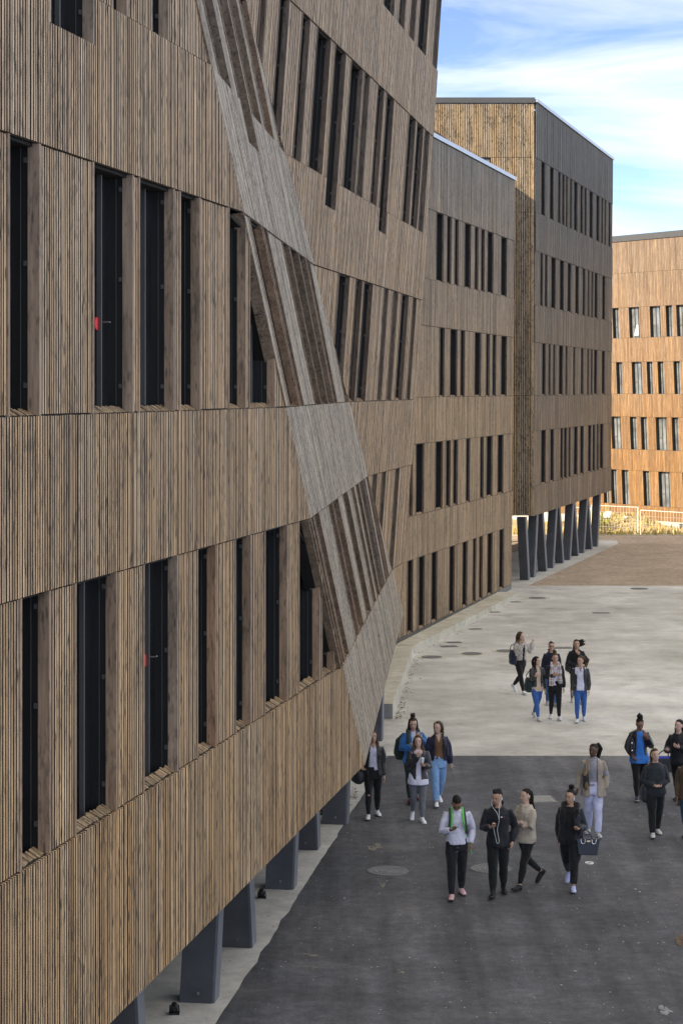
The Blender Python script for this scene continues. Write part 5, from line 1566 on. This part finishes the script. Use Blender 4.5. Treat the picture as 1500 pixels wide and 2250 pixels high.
P['beige_jumper'] = person(1155, 1951, 1.68, -52, dict(label='woman in beige jumper with crossed arms and long dark hair', skin='pale', hair=('long', 'black'), smile=True, walk='bigL', head=(-6, 2, 0), armL='cross', armR='cross', hairlen=0.70, locks=(0, 0), hem=0.90,
    trousers=BLKT, shoes=('black_patent', (0.010, 0.010, 0.011), (0.008, 0.008, 0.008)),
    tops=[dict(kind='pullover', cloth='beige_wool', color=(0.44, 0.385, 0.315), hem=0.475, off=0.020, bulk=0.012, puff=0.012, amp=0.010)]))
P['puffer'] = person(1253, 1953, 1.68, -14, dict(label='woman in open black fur-hooded coat with black cropped trousers and a hair bun', skin='mid', hair=('bun', 'black'), walk='bigL', bulk=0.014, hipw=0.104, head=(-26, 4, 0), armL='bagarm', armR='swing_b', hem=0.84,
    trousers=('black_jersey_trousers', (0.013, 0.013, 0.016), 'straight'), shoes=('pale_blue_knit', (0.50, 0.54, 0.82), (0.55, 0.55, 0.55)),
    tops=[dict(kind='inner', cloth='black_tshirt', color=(0.012, 0.012, 0.014), hem=0.46, off=0.012), dict(kind='jacket', cloth='black_padding', color=(0.014, 0.016, 0.024), gap=0.055, gap_top=0.040, hem=0.47, bulk=0.016, puff=0.010, rough=0.5, fur=True)]))
# ---- right hand group
P['beige_coat'] = person(1303, 1836, 1.72, -4, dict(label='woman with long braid in beige coat, grey turtleneck and white jeans', skin='dark', hair=('ponytail_braid', 'black'), tail=0.05, walk='L2', head=(-24, 2, 0), armL='pocket', armR=((0.075, 0.03, -0.15), (0.115, -0.02, -0.285)),
    trousers=('white_denim', (0.58, 0.60, 0.82), 'straight'), shoes=('grey_trainers', (0.45, 0.46, 0.46), (0.62, 0.62, 0.6)),
    tops=[dict(kind='pullover', name='turtleneck', cloth='grey_jersey', color=(0.30, 0.30, 0.36), hem=0.55, off=0.006, bulk=0, cuff=0.5, roll=True), dict(kind='jacket', name='coat', cloth='beige_felt', color=(0.34, 0.29, 0.24), gap=0.045, gap_top=0.042, hem=0.44, flare=0.030, bulk=0.010)]))
P['blue_top'] = person(1404, 1757, 1.68, 2, dict(label='woman in bright blue top and open black leather jacket, hair in a high bun', skin='brown', hair=('afro_bun', 'black'), walk='R2', head=(4, 24, 0), armL='strap', armR='under',
    trousers=BLKT, shoes=('navy_canvas', (0.03, 0.03, 0.06), (0.7, 0.7, 0.7)),
    tops=[dict(kind='inner', cloth='blue_silk', color=(0.035, 0.19, 0.62), hem=0.455, flare=0.016, off=0.011, rough=0.6), dict(kind='jacket', gap=0.058, gap_top=0.038, hem=0.545, **LEATHER)]))
P['dark_jumper'] = person(1439, 1837, 1.64, 2, dict(label='woman in charcoal jumper and black trousers with hands clasped and white trainers', skin='pale', hair=('long', 'brown'), smile=True, walk='R2', bulk=0.012, hipw=0.108, head=(8, -4, 0), armL='belly', armR='belly', locks=(0, 0), hairlen=0.79,
    trousers=('black_trousers', (0.014, 0.014, 0.017), 'straight'), shoes=('off_white_leather', (0.66, 0.64, 0.60), (0.6, 0.56, 0.46)),
    tops=[dict(kind='pullover', cloth='charcoal_wool', color=(0.028, 0.033, 0.040), hem=0.47, off=0.016, bulk=0.012, puff=0.010)]))
P['dark_puffer'] = person(1491, 1763, 1.68, -26, dict(label='dark-haired woman in black puffer jacket with a black handbag at the right edge', skin='pale', hair=('wavy', 'black'), hairlen=0.85, walk='L2', head=(-18, 2, 0), armL='chest', armR='bagarm', locks=(0, 0),
    trousers=BLKT, shoes=('black_boots', (0.010, 0.010, 0.011), (0.02, 0.02, 0.02)), boot=0.05,
    tops=[dict(kind='jacket', cloth='black_quilting', color=(0.014, 0.015, 0.020), closed=True, hem=0.48, bulk=0.018, puff=0.012, rough=0.5, hood=True)]))
P['brown_coat'] = person(1513, 1846, 1.66, -20, dict(label='person in brown wool coat mostly beyond the right edge', skin='brown', hair=('short', 'black'), walk='L2', head=(-20, 10, 0), armL='down', armR='down',
    trousers=('teal_denim', (0.03, 0.07, 0.11), 'straight'), shoes=('black_boots', (0.010, 0.010, 0.011), (0.02, 0.02, 0.02)), boot=0.05,
    tops=[dict(kind='jacket', name='coat', cloth='brown_wool', color=(0.085, 0.058, 0.036), closed=True, hem=0.46, bulk=0.014, puff=0.010)]))
# ---- far group on the pale concrete
P['fuzzy'] = person(1143, 1524, 1.72, 34, dict(label='woman in pale grey fuzzy jacket with long hair lifting a hand to her face', skin='pale', hair=('long', 'ombre'), walk='bigR', head=(10, 8, 0), armR='face', armL='raise', hairlen=0.72, locks=(1, 1),
    trousers=('black_trousers', (0.012, 0.012, 0.014), 'slim'), shoes=WHITE_SHOE,
    tops=[dict(kind='inner', cloth='black_tshirt', color=(0.012, 0.012, 0.014), hem=0.52), dict(kind='jacket', cloth='grey_teddy', color=(0.42, 0.385, 0.355), gap=0.018, gap_top=0.025, hem=0.555, bulk=0.016, puff=0.014, rough=1.0, amp=0.012, freq=40)]))
P['specs'] = person(1211, 1551, 1.70, 2, dict(label='woman with glasses in navy jacket walking behind the girl with the scarf', skin='mid', hair=('ponytail', 'dark'), smile=True, walk='L2', head=(-2, 0, 0), armL='down', armR='down',
    trousers=('blue_denim', (0.05, 0.12, 0.33), 'slim'), shoes=('grey_trainers', (0.30, 0.30, 0.30), (0.55, 0.55, 0.55)),
    tops=[dict(kind='jacket', cloth='navy_wool', color=(0.013, 0.016, 0.035), closed=True, hem=0.47, bulk=0.012, puff=0.008, hood=True)]))
P['blown'] = person(1266, 1545, 1.70, 4, dict(label='woman in black jacket with wind-blown dark hair and a hand at her mouth', skin='mid', hair=('blown', 'black'), smile=True, walk='L2', head=(0, 4, 0), armL='chin', armR='belly', hairlen=0.82, locks=(0, 0),
    trousers=('grey_denim', (0.16, 0.165, 0.19), 'slim'), shoes=('beige_trainers', (0.45, 0.40, 0.32), (0.6, 0.6, 0.6)),
    tops=[dict(kind='jacket', cloth='black_wool', color=(0.013, 0.013, 0.016), closed=True, hem=0.47, bulk=0.012, puff=0.008)]))
P['pointing'] = person(1179, 1581, 1.62, 22, dict(label='woman pointing across in black leather jacket, cream top and blue jeans', skin='pale', hair=('long', 'black'), walk='R', head=(26, 2, 0), armL='down', armR='point', hairlen=0.80, locks=(0, 1),
    trousers=('blue_denim', (0.035, 0.115, 0.36), 'slim'), shoes=('cream_trainers', (0.62, 0.60, 0.57), (0.6, 0.58, 0.55)),
    tops=[dict(kind='inner', cloth='cream_jersey', color=(0.50, 0.40, 0.32), hem=0.465, off=0.010, flare=0.008), dict(kind='jacket', gap=0.040, gap_top=0.034, hem=0.535, **LEATHER)]))
P['scarf'] = person(1219, 1581, 1.68, 2, dict(label='woman with a pale checked scarf hanging over her black jacket', skin='mid', hair=('bun', 'brown'), smile=True, walk='L2', head=(4, 2, 0), armL='down', armR='chest',
    trousers=BLKT, shoes=WHITE_SHOE,
    tops=[dict(kind='inner', cloth='white_top', color=(0.64, 0.66, 0.82), hem=0.53, vneck=0.78), dict(kind='jacket', gap=0.050, gap_top=0.036, hem=0.50, cloth='black_denim_jacket', color=(0.016, 0.018, 0.024)), dict(kind='scarf', mat=stripe_fabric())]))
P['ponytail'] = person(1275, 1586, 1.66, -8, dict(label='woman with a blonde-tipped ponytail in white shirt and blue jeans', skin='mid', hair=('ponytail', 'ombre'), tail=0.07, walk='R2', head=(-34, 2, 0), armL='down', armR='down',
    trousers=('blue_denim', (0.035, 0.115, 0.36), 'slim'), shoes=('pale_trainers', (0.58, 0.64, 0.66), (0.65, 0.65, 0.65)),
    tops=[dict(kind='inner', cloth='white_shirt', color=(0.60, 0.62, 0.78), hem=0.49, vneck=0.76, off=0.015, flare=0.006), dict(kind='jacket', gap=0.062, gap_top=0.040, hem=0.49, flare=0.018, **LEATHER)]))
# ------------------------------------------------------------------ what they carry
def carried(name, loc, label, cat, group=None): return root(name, loc, label, cat, group)
def blob(parent, name, pts, rad, mat, seg=12, up=None, vox=0.012, amp=0.012, freq=9.0):
    v, f = tube_geo(pts, rad, seg, up, 0.4)
    co, fs = remesh(v, f, vox, 3)
    return mesh_obj(name, crumple(co, amp, freq, len(pts) * 3.1), fs, mat, parent, None, True)
def strap(parent, pts, r, mat, name='strap'):
    # a smooth band through the given points
    q = []
    for i in range(len(pts) - 1):
        a, b = Vector(pts[i]), Vector(pts[i + 1])
        p0 = Vector(pts[max(i - 1, 0)]); p3 = Vector(pts[min(i + 2, len(pts) - 1)])
        for t in [j / 5 for j in range(5)]:
            q.append(0.5 * ((2 * a) + (b - p0) * t + (2 * p0 - 5 * a + 4 * b - p3) * t * t + (3 * a - p0 - 3 * b + p3) * t ** 3))
    q.append(Vector(pts[-1]))
    k = MB(); k.tube(q, r, 6); return k.build(name, mat, parent, None, True)
M['navy_bag'] = fabric('navy_nylon_bag', (0.025, 0.033, 0.065), 0.6)
M['green_bag'] = fabric('dark_green_bag', (0.012, 0.030, 0.032), 0.5)
M['olive_bag'] = fabric('olive_backpack_cloth', (0.030, 0.042, 0.036), 0.7)
M['black_bag'] = fabric('black_bag_leather', (0.014, 0.015, 0.020), 0.4, spec=0.5)
M['tote'] = fabric('dark_blue_tote', (0.016, 0.022, 0.038), 0.42, fold=0.15, spec=0.5)
M['lime'] = fabric('lime_webbing', (0.12, 0.62, 0.10), 0.6)
M['grey_web'] = fabric('grey_webbing', (0.06, 0.065, 0.075), 0.7)
M['silver'] = plain_mat('silver_buckle', (0.7, 0.7, 0.7), 0.25, 0.9, 0.05)
M['gold'] = plain_mat('gold_emblem', (0.65, 0.50, 0.30), 0.3, 0.8, 0.05)
M['phone'] = plain_mat('black_phone', (0.010, 0.010, 0.012), 0.2)
M['white_cable'] = plain_mat('white_cable', (0.72, 0.76, 0.78), 0.5)

def body_pt(p, x, y, z): return p['w'](p['up'](z, y) + Vector((x, 0, 0)))
def phone(p, side, label):
    h, d, n, a = p['holds'][side]
    c = p['w'](h + d * 0.012); R_ = p['R']
    d, n, a = R_ @ d, R_ @ n, R_ @ a
    o = carried('mobile_phone', c, label, 'phone')
    k = MB(); e1, e2, e3 = d * 0.072, a * 0.036, n * 0.004
    k.hexa([c - e1 - e2 - e3, c + e1 - e2 - e3, c + e1 + e2 - e3, c - e1 + e2 - e3, c - e1 - e2 + e3, c + e1 - e2 + e3, c + e1 + e2 + e3, c - e1 + e2 + e3])
    k.build('case', M['phone'], o)
    k = MB(); e1, e2 = d * 0.066, a * 0.032; s = n * 0.0045
    k.add([c - e1 - e2 + s, c + e1 - e2 + s, c + e1 + e2 + s, c - e1 + e2 + s], [(0, 1, 2, 3)]); k.build('screen', M['glass'], o)
phone(P['white'], 'R', 'phone in the right hand of the young man in the white jumper')
phone(P['earphones'], 'R', 'phone in the hand of the young man with white earphones')

# green-strapped backpack
p = P['white']
o = carried('backpack', body_pt(p, 0, 0.12, 0.70), 'backpack with bright green shoulder straps on the man in white', 'backpack')
blob(o, 'pack', [body_pt(p, 0, 0.125, 0.56), body_pt(p, 0, 0.135, 0.62), body_pt(p, 0, 0.135, 0.72), body_pt(p, 0, 0.115, 0.80)], [(0.12, 0.07), (0.15, 0.10), (0.15, 0.10), (0.10, 0.06)], M['grey_web'])
for sg in (1, -1):
    strap(o, [body_pt(p, sg * 0.055, 0.075, 0.80), body_pt(p, sg * 0.060, 0.020, 0.852), body_pt(p, sg * 0.064, -0.070, 0.800), body_pt(p, sg * 0.072, -0.096, 0.72), body_pt(p, sg * 0.088, -0.070, 0.64), body_pt(p, sg * 0.096, 0.02, 0.60)], [(0.030, 0.010)] * 26, M['grey_web'])
    strap(o, [body_pt(p, sg * 0.046, 0.060, 0.81), body_pt(p, sg * 0.049, 0.010, 0.856), body_pt(p, sg * 0.051, -0.072, 0.806), body_pt(p, sg * 0.056, -0.099, 0.74), body_pt(p, sg * 0.070, -0.085, 0.66)], [(0.016, 0.010)] * 21, M['lime'], 'piping')
strap(o, [body_pt(p, 0.096, 0.02, 0.60), body_pt(p, 0.12, 0.03, 0.50), body_pt(p, 0.15, 0.02, 0.40)], 0.006, M['lime'], 'loose_strap')

# earphones
p = P['earphones']
o = carried('earphones', p['w'](p['hd'](0.04, 0, 0.92)), 'white earphone cable hanging down the black zipped jacket', 'earphones')
hR = p['w'](p['holds']['R'][0])
strap(o, [p['w'](p['hd'](0.048, 0.0, 0.922)), p['w'](p['hd'](0.042, -0.045, 0.885)), body_pt(p, 0.012, -0.098, 0.78), body_pt(p, 0.010, -0.102, 0.72), body_pt(p, -0.004, -0.104, 0.65), body_pt(p, 0.006, -0.105, 0.58), body_pt(p, 0.012, -0.102, 0.53), body_pt(p, -0.006, -0.106, 0.52), body_pt(p, -0.02, -0.112, 0.57), hR], 0.0038, M['white_cable'], 'cable')
strap(o, [p['w'](p['hd'](-0.048, -0.006, 0.922)), p['w'](p['hd'](-0.036, -0.055, 0.87)), body_pt(p, -0.008, -0.098, 0.80), body_pt(p, 0.010, -0.101, 0.745)], 0.0038, M['white_cable'], 'cable')
k = MB(); k.tube([p['w'](p['hd'](0.047, -0.002, 0.928)), p['w'](p['hd'](0.049, -0.004, 0.916))], 0.009, 8); k.build('earbud', M['white_cable'], o, None, True)
# the small white quarter-circle emblem on the chest and the man's drawcord
def decal(p, x0, z0, size, mat, name, shape):
    """a small flat shape lying on the front of the chest"""
    k = Geo()
    pts = [body_pt(p, x0 + sx * size, 0, z0 + sz * size) for sx, sz in shape]
    inv = p['o'].matrix_world.inverted() if False else None
    dep = bpy.context.evaluated_depsgraph_get()
    v = []
    tops = [c for c in p['o'].children if c.name.split('.')[0] in ('jacket', 'jumper', 'coat', 'trousers')]
    fwd = p['R'] @ Vector((0, 1, 0))
    for q in pts:
        best = None
        for t in tops:
            Mw = Matrix.Translation(p['o'].location) @ p['R'].to_4x4()
            Mi = Mw.inverted()
            ok, loc, nrm, _ = t.ray_cast(Mi @ (q - fwd * 1.0), (Mi.to_3x3() @ fwd).normalized())
            if ok:
                w_ = Mw @ loc
                if best is None or (w_ - (q - fwd)).length < (best - (q - fwd)).length: best = w_
        v.append((best if best is not None else q - fwd * 0.18) - fwd * 0.006)
    n = len(v); v2 = v + [a + fwd * 0.004 for a in v]
    f = [tuple(range(n))] + [tuple(range(2 * n - 1, n - 1, -1))] + [(i, (i + 1) % n, n + (i + 1) % n, n + i) for i in range(n)]
    o_ = mesh_obj(name, [tuple(a) for a in v2], f, mat, None, loc=tuple(v[0]))
    return o_
def attach(o, p):
    Mw = Matrix.Translation(p['o'].location) @ p['R'].to_4x4()
    o.data.transform(Mw.inverted() @ Matrix.Translation(o.location))
    o.location = (0, 0, 0); o.parent = p['o']
arc = [(0, 0), (1, 0), (0.96, 0.35), (0.8, 0.65), (0.5, 0.85), (0.2, 0.95), (0, 1)]
attach(decal(P['earphones'], 0.026, 0.755, 0.015, M['white_metal'], 'emblem', [(a, b * 0.7) for a, b in arc]), P['earphones'])
attach(decal(P['earphones'], 0.052, 0.757, 0.008, M['red'], 'emblem', [(0, 0), (1, 0), (1, 0.5), (0, 0.5)]), P['earphones'])
for dx in (-0.006, 0.008):
    attach(decal(P['white'], dx, 0.445, 0.05, plain_mat('blue_cord', (0.30, 0.42, 0.60), 0.7), 'drawcord', [(-0.05, 1), (0.05, 1), (0.05, 0), (-0.05, 0)]), P['white'])

# tote on the forearm of the woman in the black coat
p = P['puffer']; J = p['J']
c = p['w'](J['elL'].lerp(J['wrL'], 0.35))
tb = c + Vector((0.10, -0.02, -0.30))
o = carried('tote_bag', tb, 'large dark blue tote on the arm of the woman in the black coat', 'handbag')
ang = math.radians(6); ax = Vector((math.cos(ang), -math.sin(ang), 0)); ay = Vector((math.sin(ang), math.cos(ang), 0)); az = Vector((0.03, 0, 1)).normalized()
def tp(x, y, z): return tb + ax * x + ay * y + az * z
bm = MB()
w0, w1, hh, d0 = 0.155, 0.195, 0.27, 0.065
bm.hexa([tp(-w0, -d0, -hh / 2), tp(w0, -d0, -hh / 2), tp(w0, d0, -hh / 2), tp(-w0, d0, -hh / 2), tp(-w1, -d0 * .55, hh / 2), tp(w1, -d0 * .55, hh / 2), tp(w1, d0 * .55, hh / 2), tp(-w1, d0 * .55, hh / 2)])
bo = bm.build('bag_body', M['tote'], o)
md = bo.modifiers.new('edge', 'BEVEL'); md.width = 0.012; md.segments = 2
for x0 in (-0.085, 0.095):
    strap(bo, [tp(x0 - 0.036, -d0 * .62, hh * 0.46), tp(x0 - 0.030, -d0 * .72, hh * 0.27), tp(x0 - 0.012, -d0 * .78, hh * 0.20), tp(x0 + 0.012, -d0 * .78, hh * 0.20), tp(x0 + 0.030, -d0 * .72, hh * 0.27), tp(x0 + 0.036, -d0 * .62, hh * 0.46)], 0.008, M['silver'], 'chain_loop')
k = MB(); k.hexa([tp(-0.025, -d0 * .72, hh * .30), tp(0.03, -d0 * .72, hh * .30), tp(0.03, -d0 * .60, hh * .30), tp(-0.025, -d0 * .60, hh * .30), tp(-0.018, -d0 * .68, hh * .40), tp(0.036, -d0 * .68, hh * .40), tp(0.036, -d0 * .58, hh * .40), tp(-0.018, -d0 * .58, hh * .40)]); k.build('emblem', M['gold'], bo)
for yy in (-d0 * .4, d0 * .4):
    strap(o, [tp(-0.10, yy, hh * .49), tp(-0.09, yy, hh * .78), c + Vector((0, 0, 0.035)), tp(0.02, yy, hh * .82), tp(0.07, yy, hh * .49)], 0.010, M['tote'], 'handle')
p2 = P['puffer']
o = carried('earbud', p2['w'](p2['hd'](0.047, -0.004, 0.91)), 'white wireless earbud in the ear of the woman with the fur hood', 'earbud')
k = MB(); k.tube([p2['w'](p2['hd'](0.049, -0.004, 0.922)), p2['w'](p2['hd'](0.049, -0.012, 0.902))], 0.008, 8); k.build('stem', M['white_cable'], o, None, True)
for z, dx in ((0.775, 0.062), (0.745, 0.060)):
    attach(decal(P['puffer'], dx, z, 0.010, M['silver'], 'snap_button', [(0, 0), (1, 0), (1.3, 1.2), (0.3, 1.2)]), P['puffer'])

# shoulder bags and backpacks
def shoulder_bag(p, side, dx, dy, z, w, h, d, mat, label, name='shoulder_bag', cat='bag', buckle=False, strap_to='sh'):
    sg = 1 if side == 'L' else -1
    c = body_pt(p, sg * (0.115 + dx), dy, z)
    o = carried(name, c, label, cat)
    up3 = Vector((0, 0, 1)); sx = p['R'] @ Vector((1, 0, 0)); sy = p['R'] @ Vector((0, 1, 0))
    b = blob(o, 'bag_body', [c - up3 * h * .5, c - up3 * h * .36, c + up3 * h * .1, c + up3 * h * .42, c + up3 * h * .5], [(d * .5, w * .40), (d, w * .5), (d * .95, w * .5), (d * .5, w * .42), (d * .2, w * .36)], mat, 14, tuple(sx))
    s_ = p['w'](p['J']['sh' + side] + Vector((-sg * 0.03, 0, 0.042)))
    strap(o, [c + up3 * h * .44 - sy * w * .35, c + up3 * h * .75 - sy * w * .2, s_, c + up3 * h * .75 + sy * w * .25, c + up3 * h * .44 + sy * w * .35], 0.011, mat, 'strap')
    if buckle:
        for zz in (-0.10, 0.05):
            k = MB(); k.tube([c - sy * w * .5 + up3 * zz, c - sy * w * .55 + up3 * zz], 0.022, 10); k.build('buckle', M['silver'], o, None, True)
    return o
shoulder_bag(P['fuzzy'], 'R', 0.0, 0.05, 0.60, 0.30, 0.40, 0.085, M['navy_bag'], 'navy shoulder bag of the woman in the fuzzy jacket')
shoulder_bag(P['pointing'], 'R', 0.005, 0.05, 0.56, 0.30, 0.36, 0.10, M['green_bag'], 'dark green shoulder bag of the woman who points')
shoulder_bag(P['blown'], 'R', 0.01, 0.02, 0.60, 0.26, 0.34, 0.09, M['black_bag'], 'black bag at the elbow of the woman with blown hair')
shoulder_bag(P['blue_top'], 'R', -0.005, -0.045, 0.68, 0.24, 0.30, 0.08, M['black_bag'], 'black bag with silver buckles under the arm of the woman in the blue top', buckle=True)
shoulder_bag(P['dark_jumper'], 'R', 0.005, 0.03, 0.50, 0.28, 0.34, 0.08, M['black_bag'], 'black bag hanging beside the woman in the charcoal jumper')
shoulder_bag(P['wall'], 'R', 0.05, 0.02, 0.50, 0.34, 0.34, 0.14, M['black_bag'], 'black bag swinging beside the woman at the timber wall')
shoulder_bag(P['brown_top'], 'L', -0.012, 0.0, 0.66, 0.18, 0.24, 0.05, M['black_bag'], 'small black bag under the arm of the woman in pale blue jeans')
# patterned bag of the woman in the beige coat
M['patterned'] = None
m, nt, b = new_mat('patterned_cloth'); tcn = N(nt, 'ShaderNodeTexCoord'); vv = N(nt, 'ShaderNodeTexVoronoi'); vv.inputs['Scale'].default_value = 11; nt.links.new(tcn.outputs['Object'], vv.inputs['Vector'])
rr_ = ramp(nt, vv.outputs['Color'], [(0.42, (0.015, 0.015, 0.02)), (0.5, (0.38, 0.25, 0.11)), (0.62, (0.02, 0.02, 0.025))]); nt.links.new(rr_.outputs['Color'], b.inputs['Base Color'])
shoulder_bag(P['beige_coat'], 'R', -0.035, -0.075, 0.63, 0.13, 0.36, 0.06, m, 'black bag with ochre pattern against the beige coat')
# backpack of the woman in blue
p = P['blue']
o = carried('backpack', body_pt(p, -0.10, 0.12, 0.62), 'olive green backpack slung behind the woman in the blue jacket', 'backpack')
blob(o, 'pack', [body_pt(p, -0.11, 0.10, 0.50), body_pt(p, -0.12, 0.11, 0.56), body_pt(p, -0.10, 0.12, 0.70), body_pt(p, -0.06, 0.11, 0.78)], [(0.13, 0.08), (0.17, 0.11), (0.16, 0.11), (0.09, 0.06)], M['olive_bag'])
for sg in (1, -1):
    strap(o, [body_pt(p, sg * 0.055, 0.085, 0.80), body_pt(p, sg * 0.060, 0.015, 0.862), body_pt(p, sg * 0.064, -0.080, 0.800), body_pt(p, sg * 0.074, -0.102, 0.72), body_pt(p, sg * 0.095, -0.060, 0.64)], [(0.032, 0.012)] * 21, M['olive_bag'])
# handbag with papers, right edge
p = P['dark_puffer']
c = p['w'](p['J']['elR'].lerp(p['J']['wrR'], 0.4)) + Vector((-0.10, 0.0, -0.30))
o = carried('handbag', c, 'black handbag with a blue folder sticking out at the right edge', 'handbag')
k = MB(); k.hexa([c + Vector(q) for q in ((-0.20, -0.05, -0.15), (0.18, -0.05, -0.15), (0.18, 0.05, -0.15), (-0.20, 0.05, -0.15), (-0.16, -0.03, 0.13), (0.15, -0.03, 0.13), (0.15, 0.03, 0.13), (-0.16, 0.03, 0.13))])
bo = k.build('bag_body', M['black_bag'], o); md = bo.modifiers.new('edge', 'BEVEL'); md.width = 0.02; md.segments = 3
strap(o, [c + Vector((-0.11, 0, 0.12)), c + Vector((-0.06, 0, 0.24)), c + Vector((0.08, 0, 0.31)), c + Vector((0.11, 0, 0.22)), c + Vector((0.10, 0, 0.12))], 0.011, M['black_bag'], 'handle')
fo = carried('folder', c + Vector((0.02, 0, 0.1)), 'bright blue folder in the black handbag at the right edge', 'folder')
k = MB(); k.box(c.x - 0.08, c.x + 0.14, c.y - 0.012, c.y + 0.012, c.z - 0.05, c.z + 0.17); k.build('cover', plain_mat('blue_card', (0.08, 0.13, 0.62), 0.5), fo)
# cup held by the woman in grey jeans
p = P['grey_jeans']; h, d, n, a = p['holds']['L']
c = p['w'](h) + Vector((0, -0.01, 0.05))
o = carried('paper_cup', c, 'pale cup in the hand of the woman in grey jeans', 'cup')
k = MB(); k.tube([c + Vector((0, 0, -0.05)), c + Vector((0, 0, 0.05))], [(0.026, 0.026), (0.034, 0.034)], 12, r=0); k.build('cup_wall', plain_mat('pale_card', (0.55, 0.58, 0.72), 0.6), o, None, True)
k = MB(); k.tube([c + Vector((0, 0, 0.05)), c + Vector((0, 0, 0.06))], 0.037, 12); k.build('cup_lid', M['white_metal'], o, None, True)
# glasses
p = P['specs']
o = carried('glasses', p['w'](p['hd'](0, -0.055, 0.934)), 'dark framed glasses on the woman behind the scarf wearer', 'glasses')
for sg in (1, -1):
    k = MB(); n_ = 14
    ring = [p['w'](p['hd'](sg * 0.0185 + 0.0125 * math.cos(6.283 * i / n_), -0.0575, 0.9335 + 0.0095 * math.sin(6.283 * i / n_))) for i in range(n_ + 1)]
    k.tube(ring, 0.0035, 5); k.build('rim', M['black_plastic'], o)
k = MB(); k.tube([p['w'](p['hd'](-0.006, -0.058, 0.936)), p['w'](p['hd'](0.006, -0.058, 0.936))], 0.003, 5)
for sg in (1, -1): k.tube([p['w'](p['hd'](sg * 0.031, -0.055, 0.936)), p['w'](p['hd'](sg * 0.045, 0.0, 0.934))], 0.003, 5)
k.build('arm', M['black_plastic'], o)
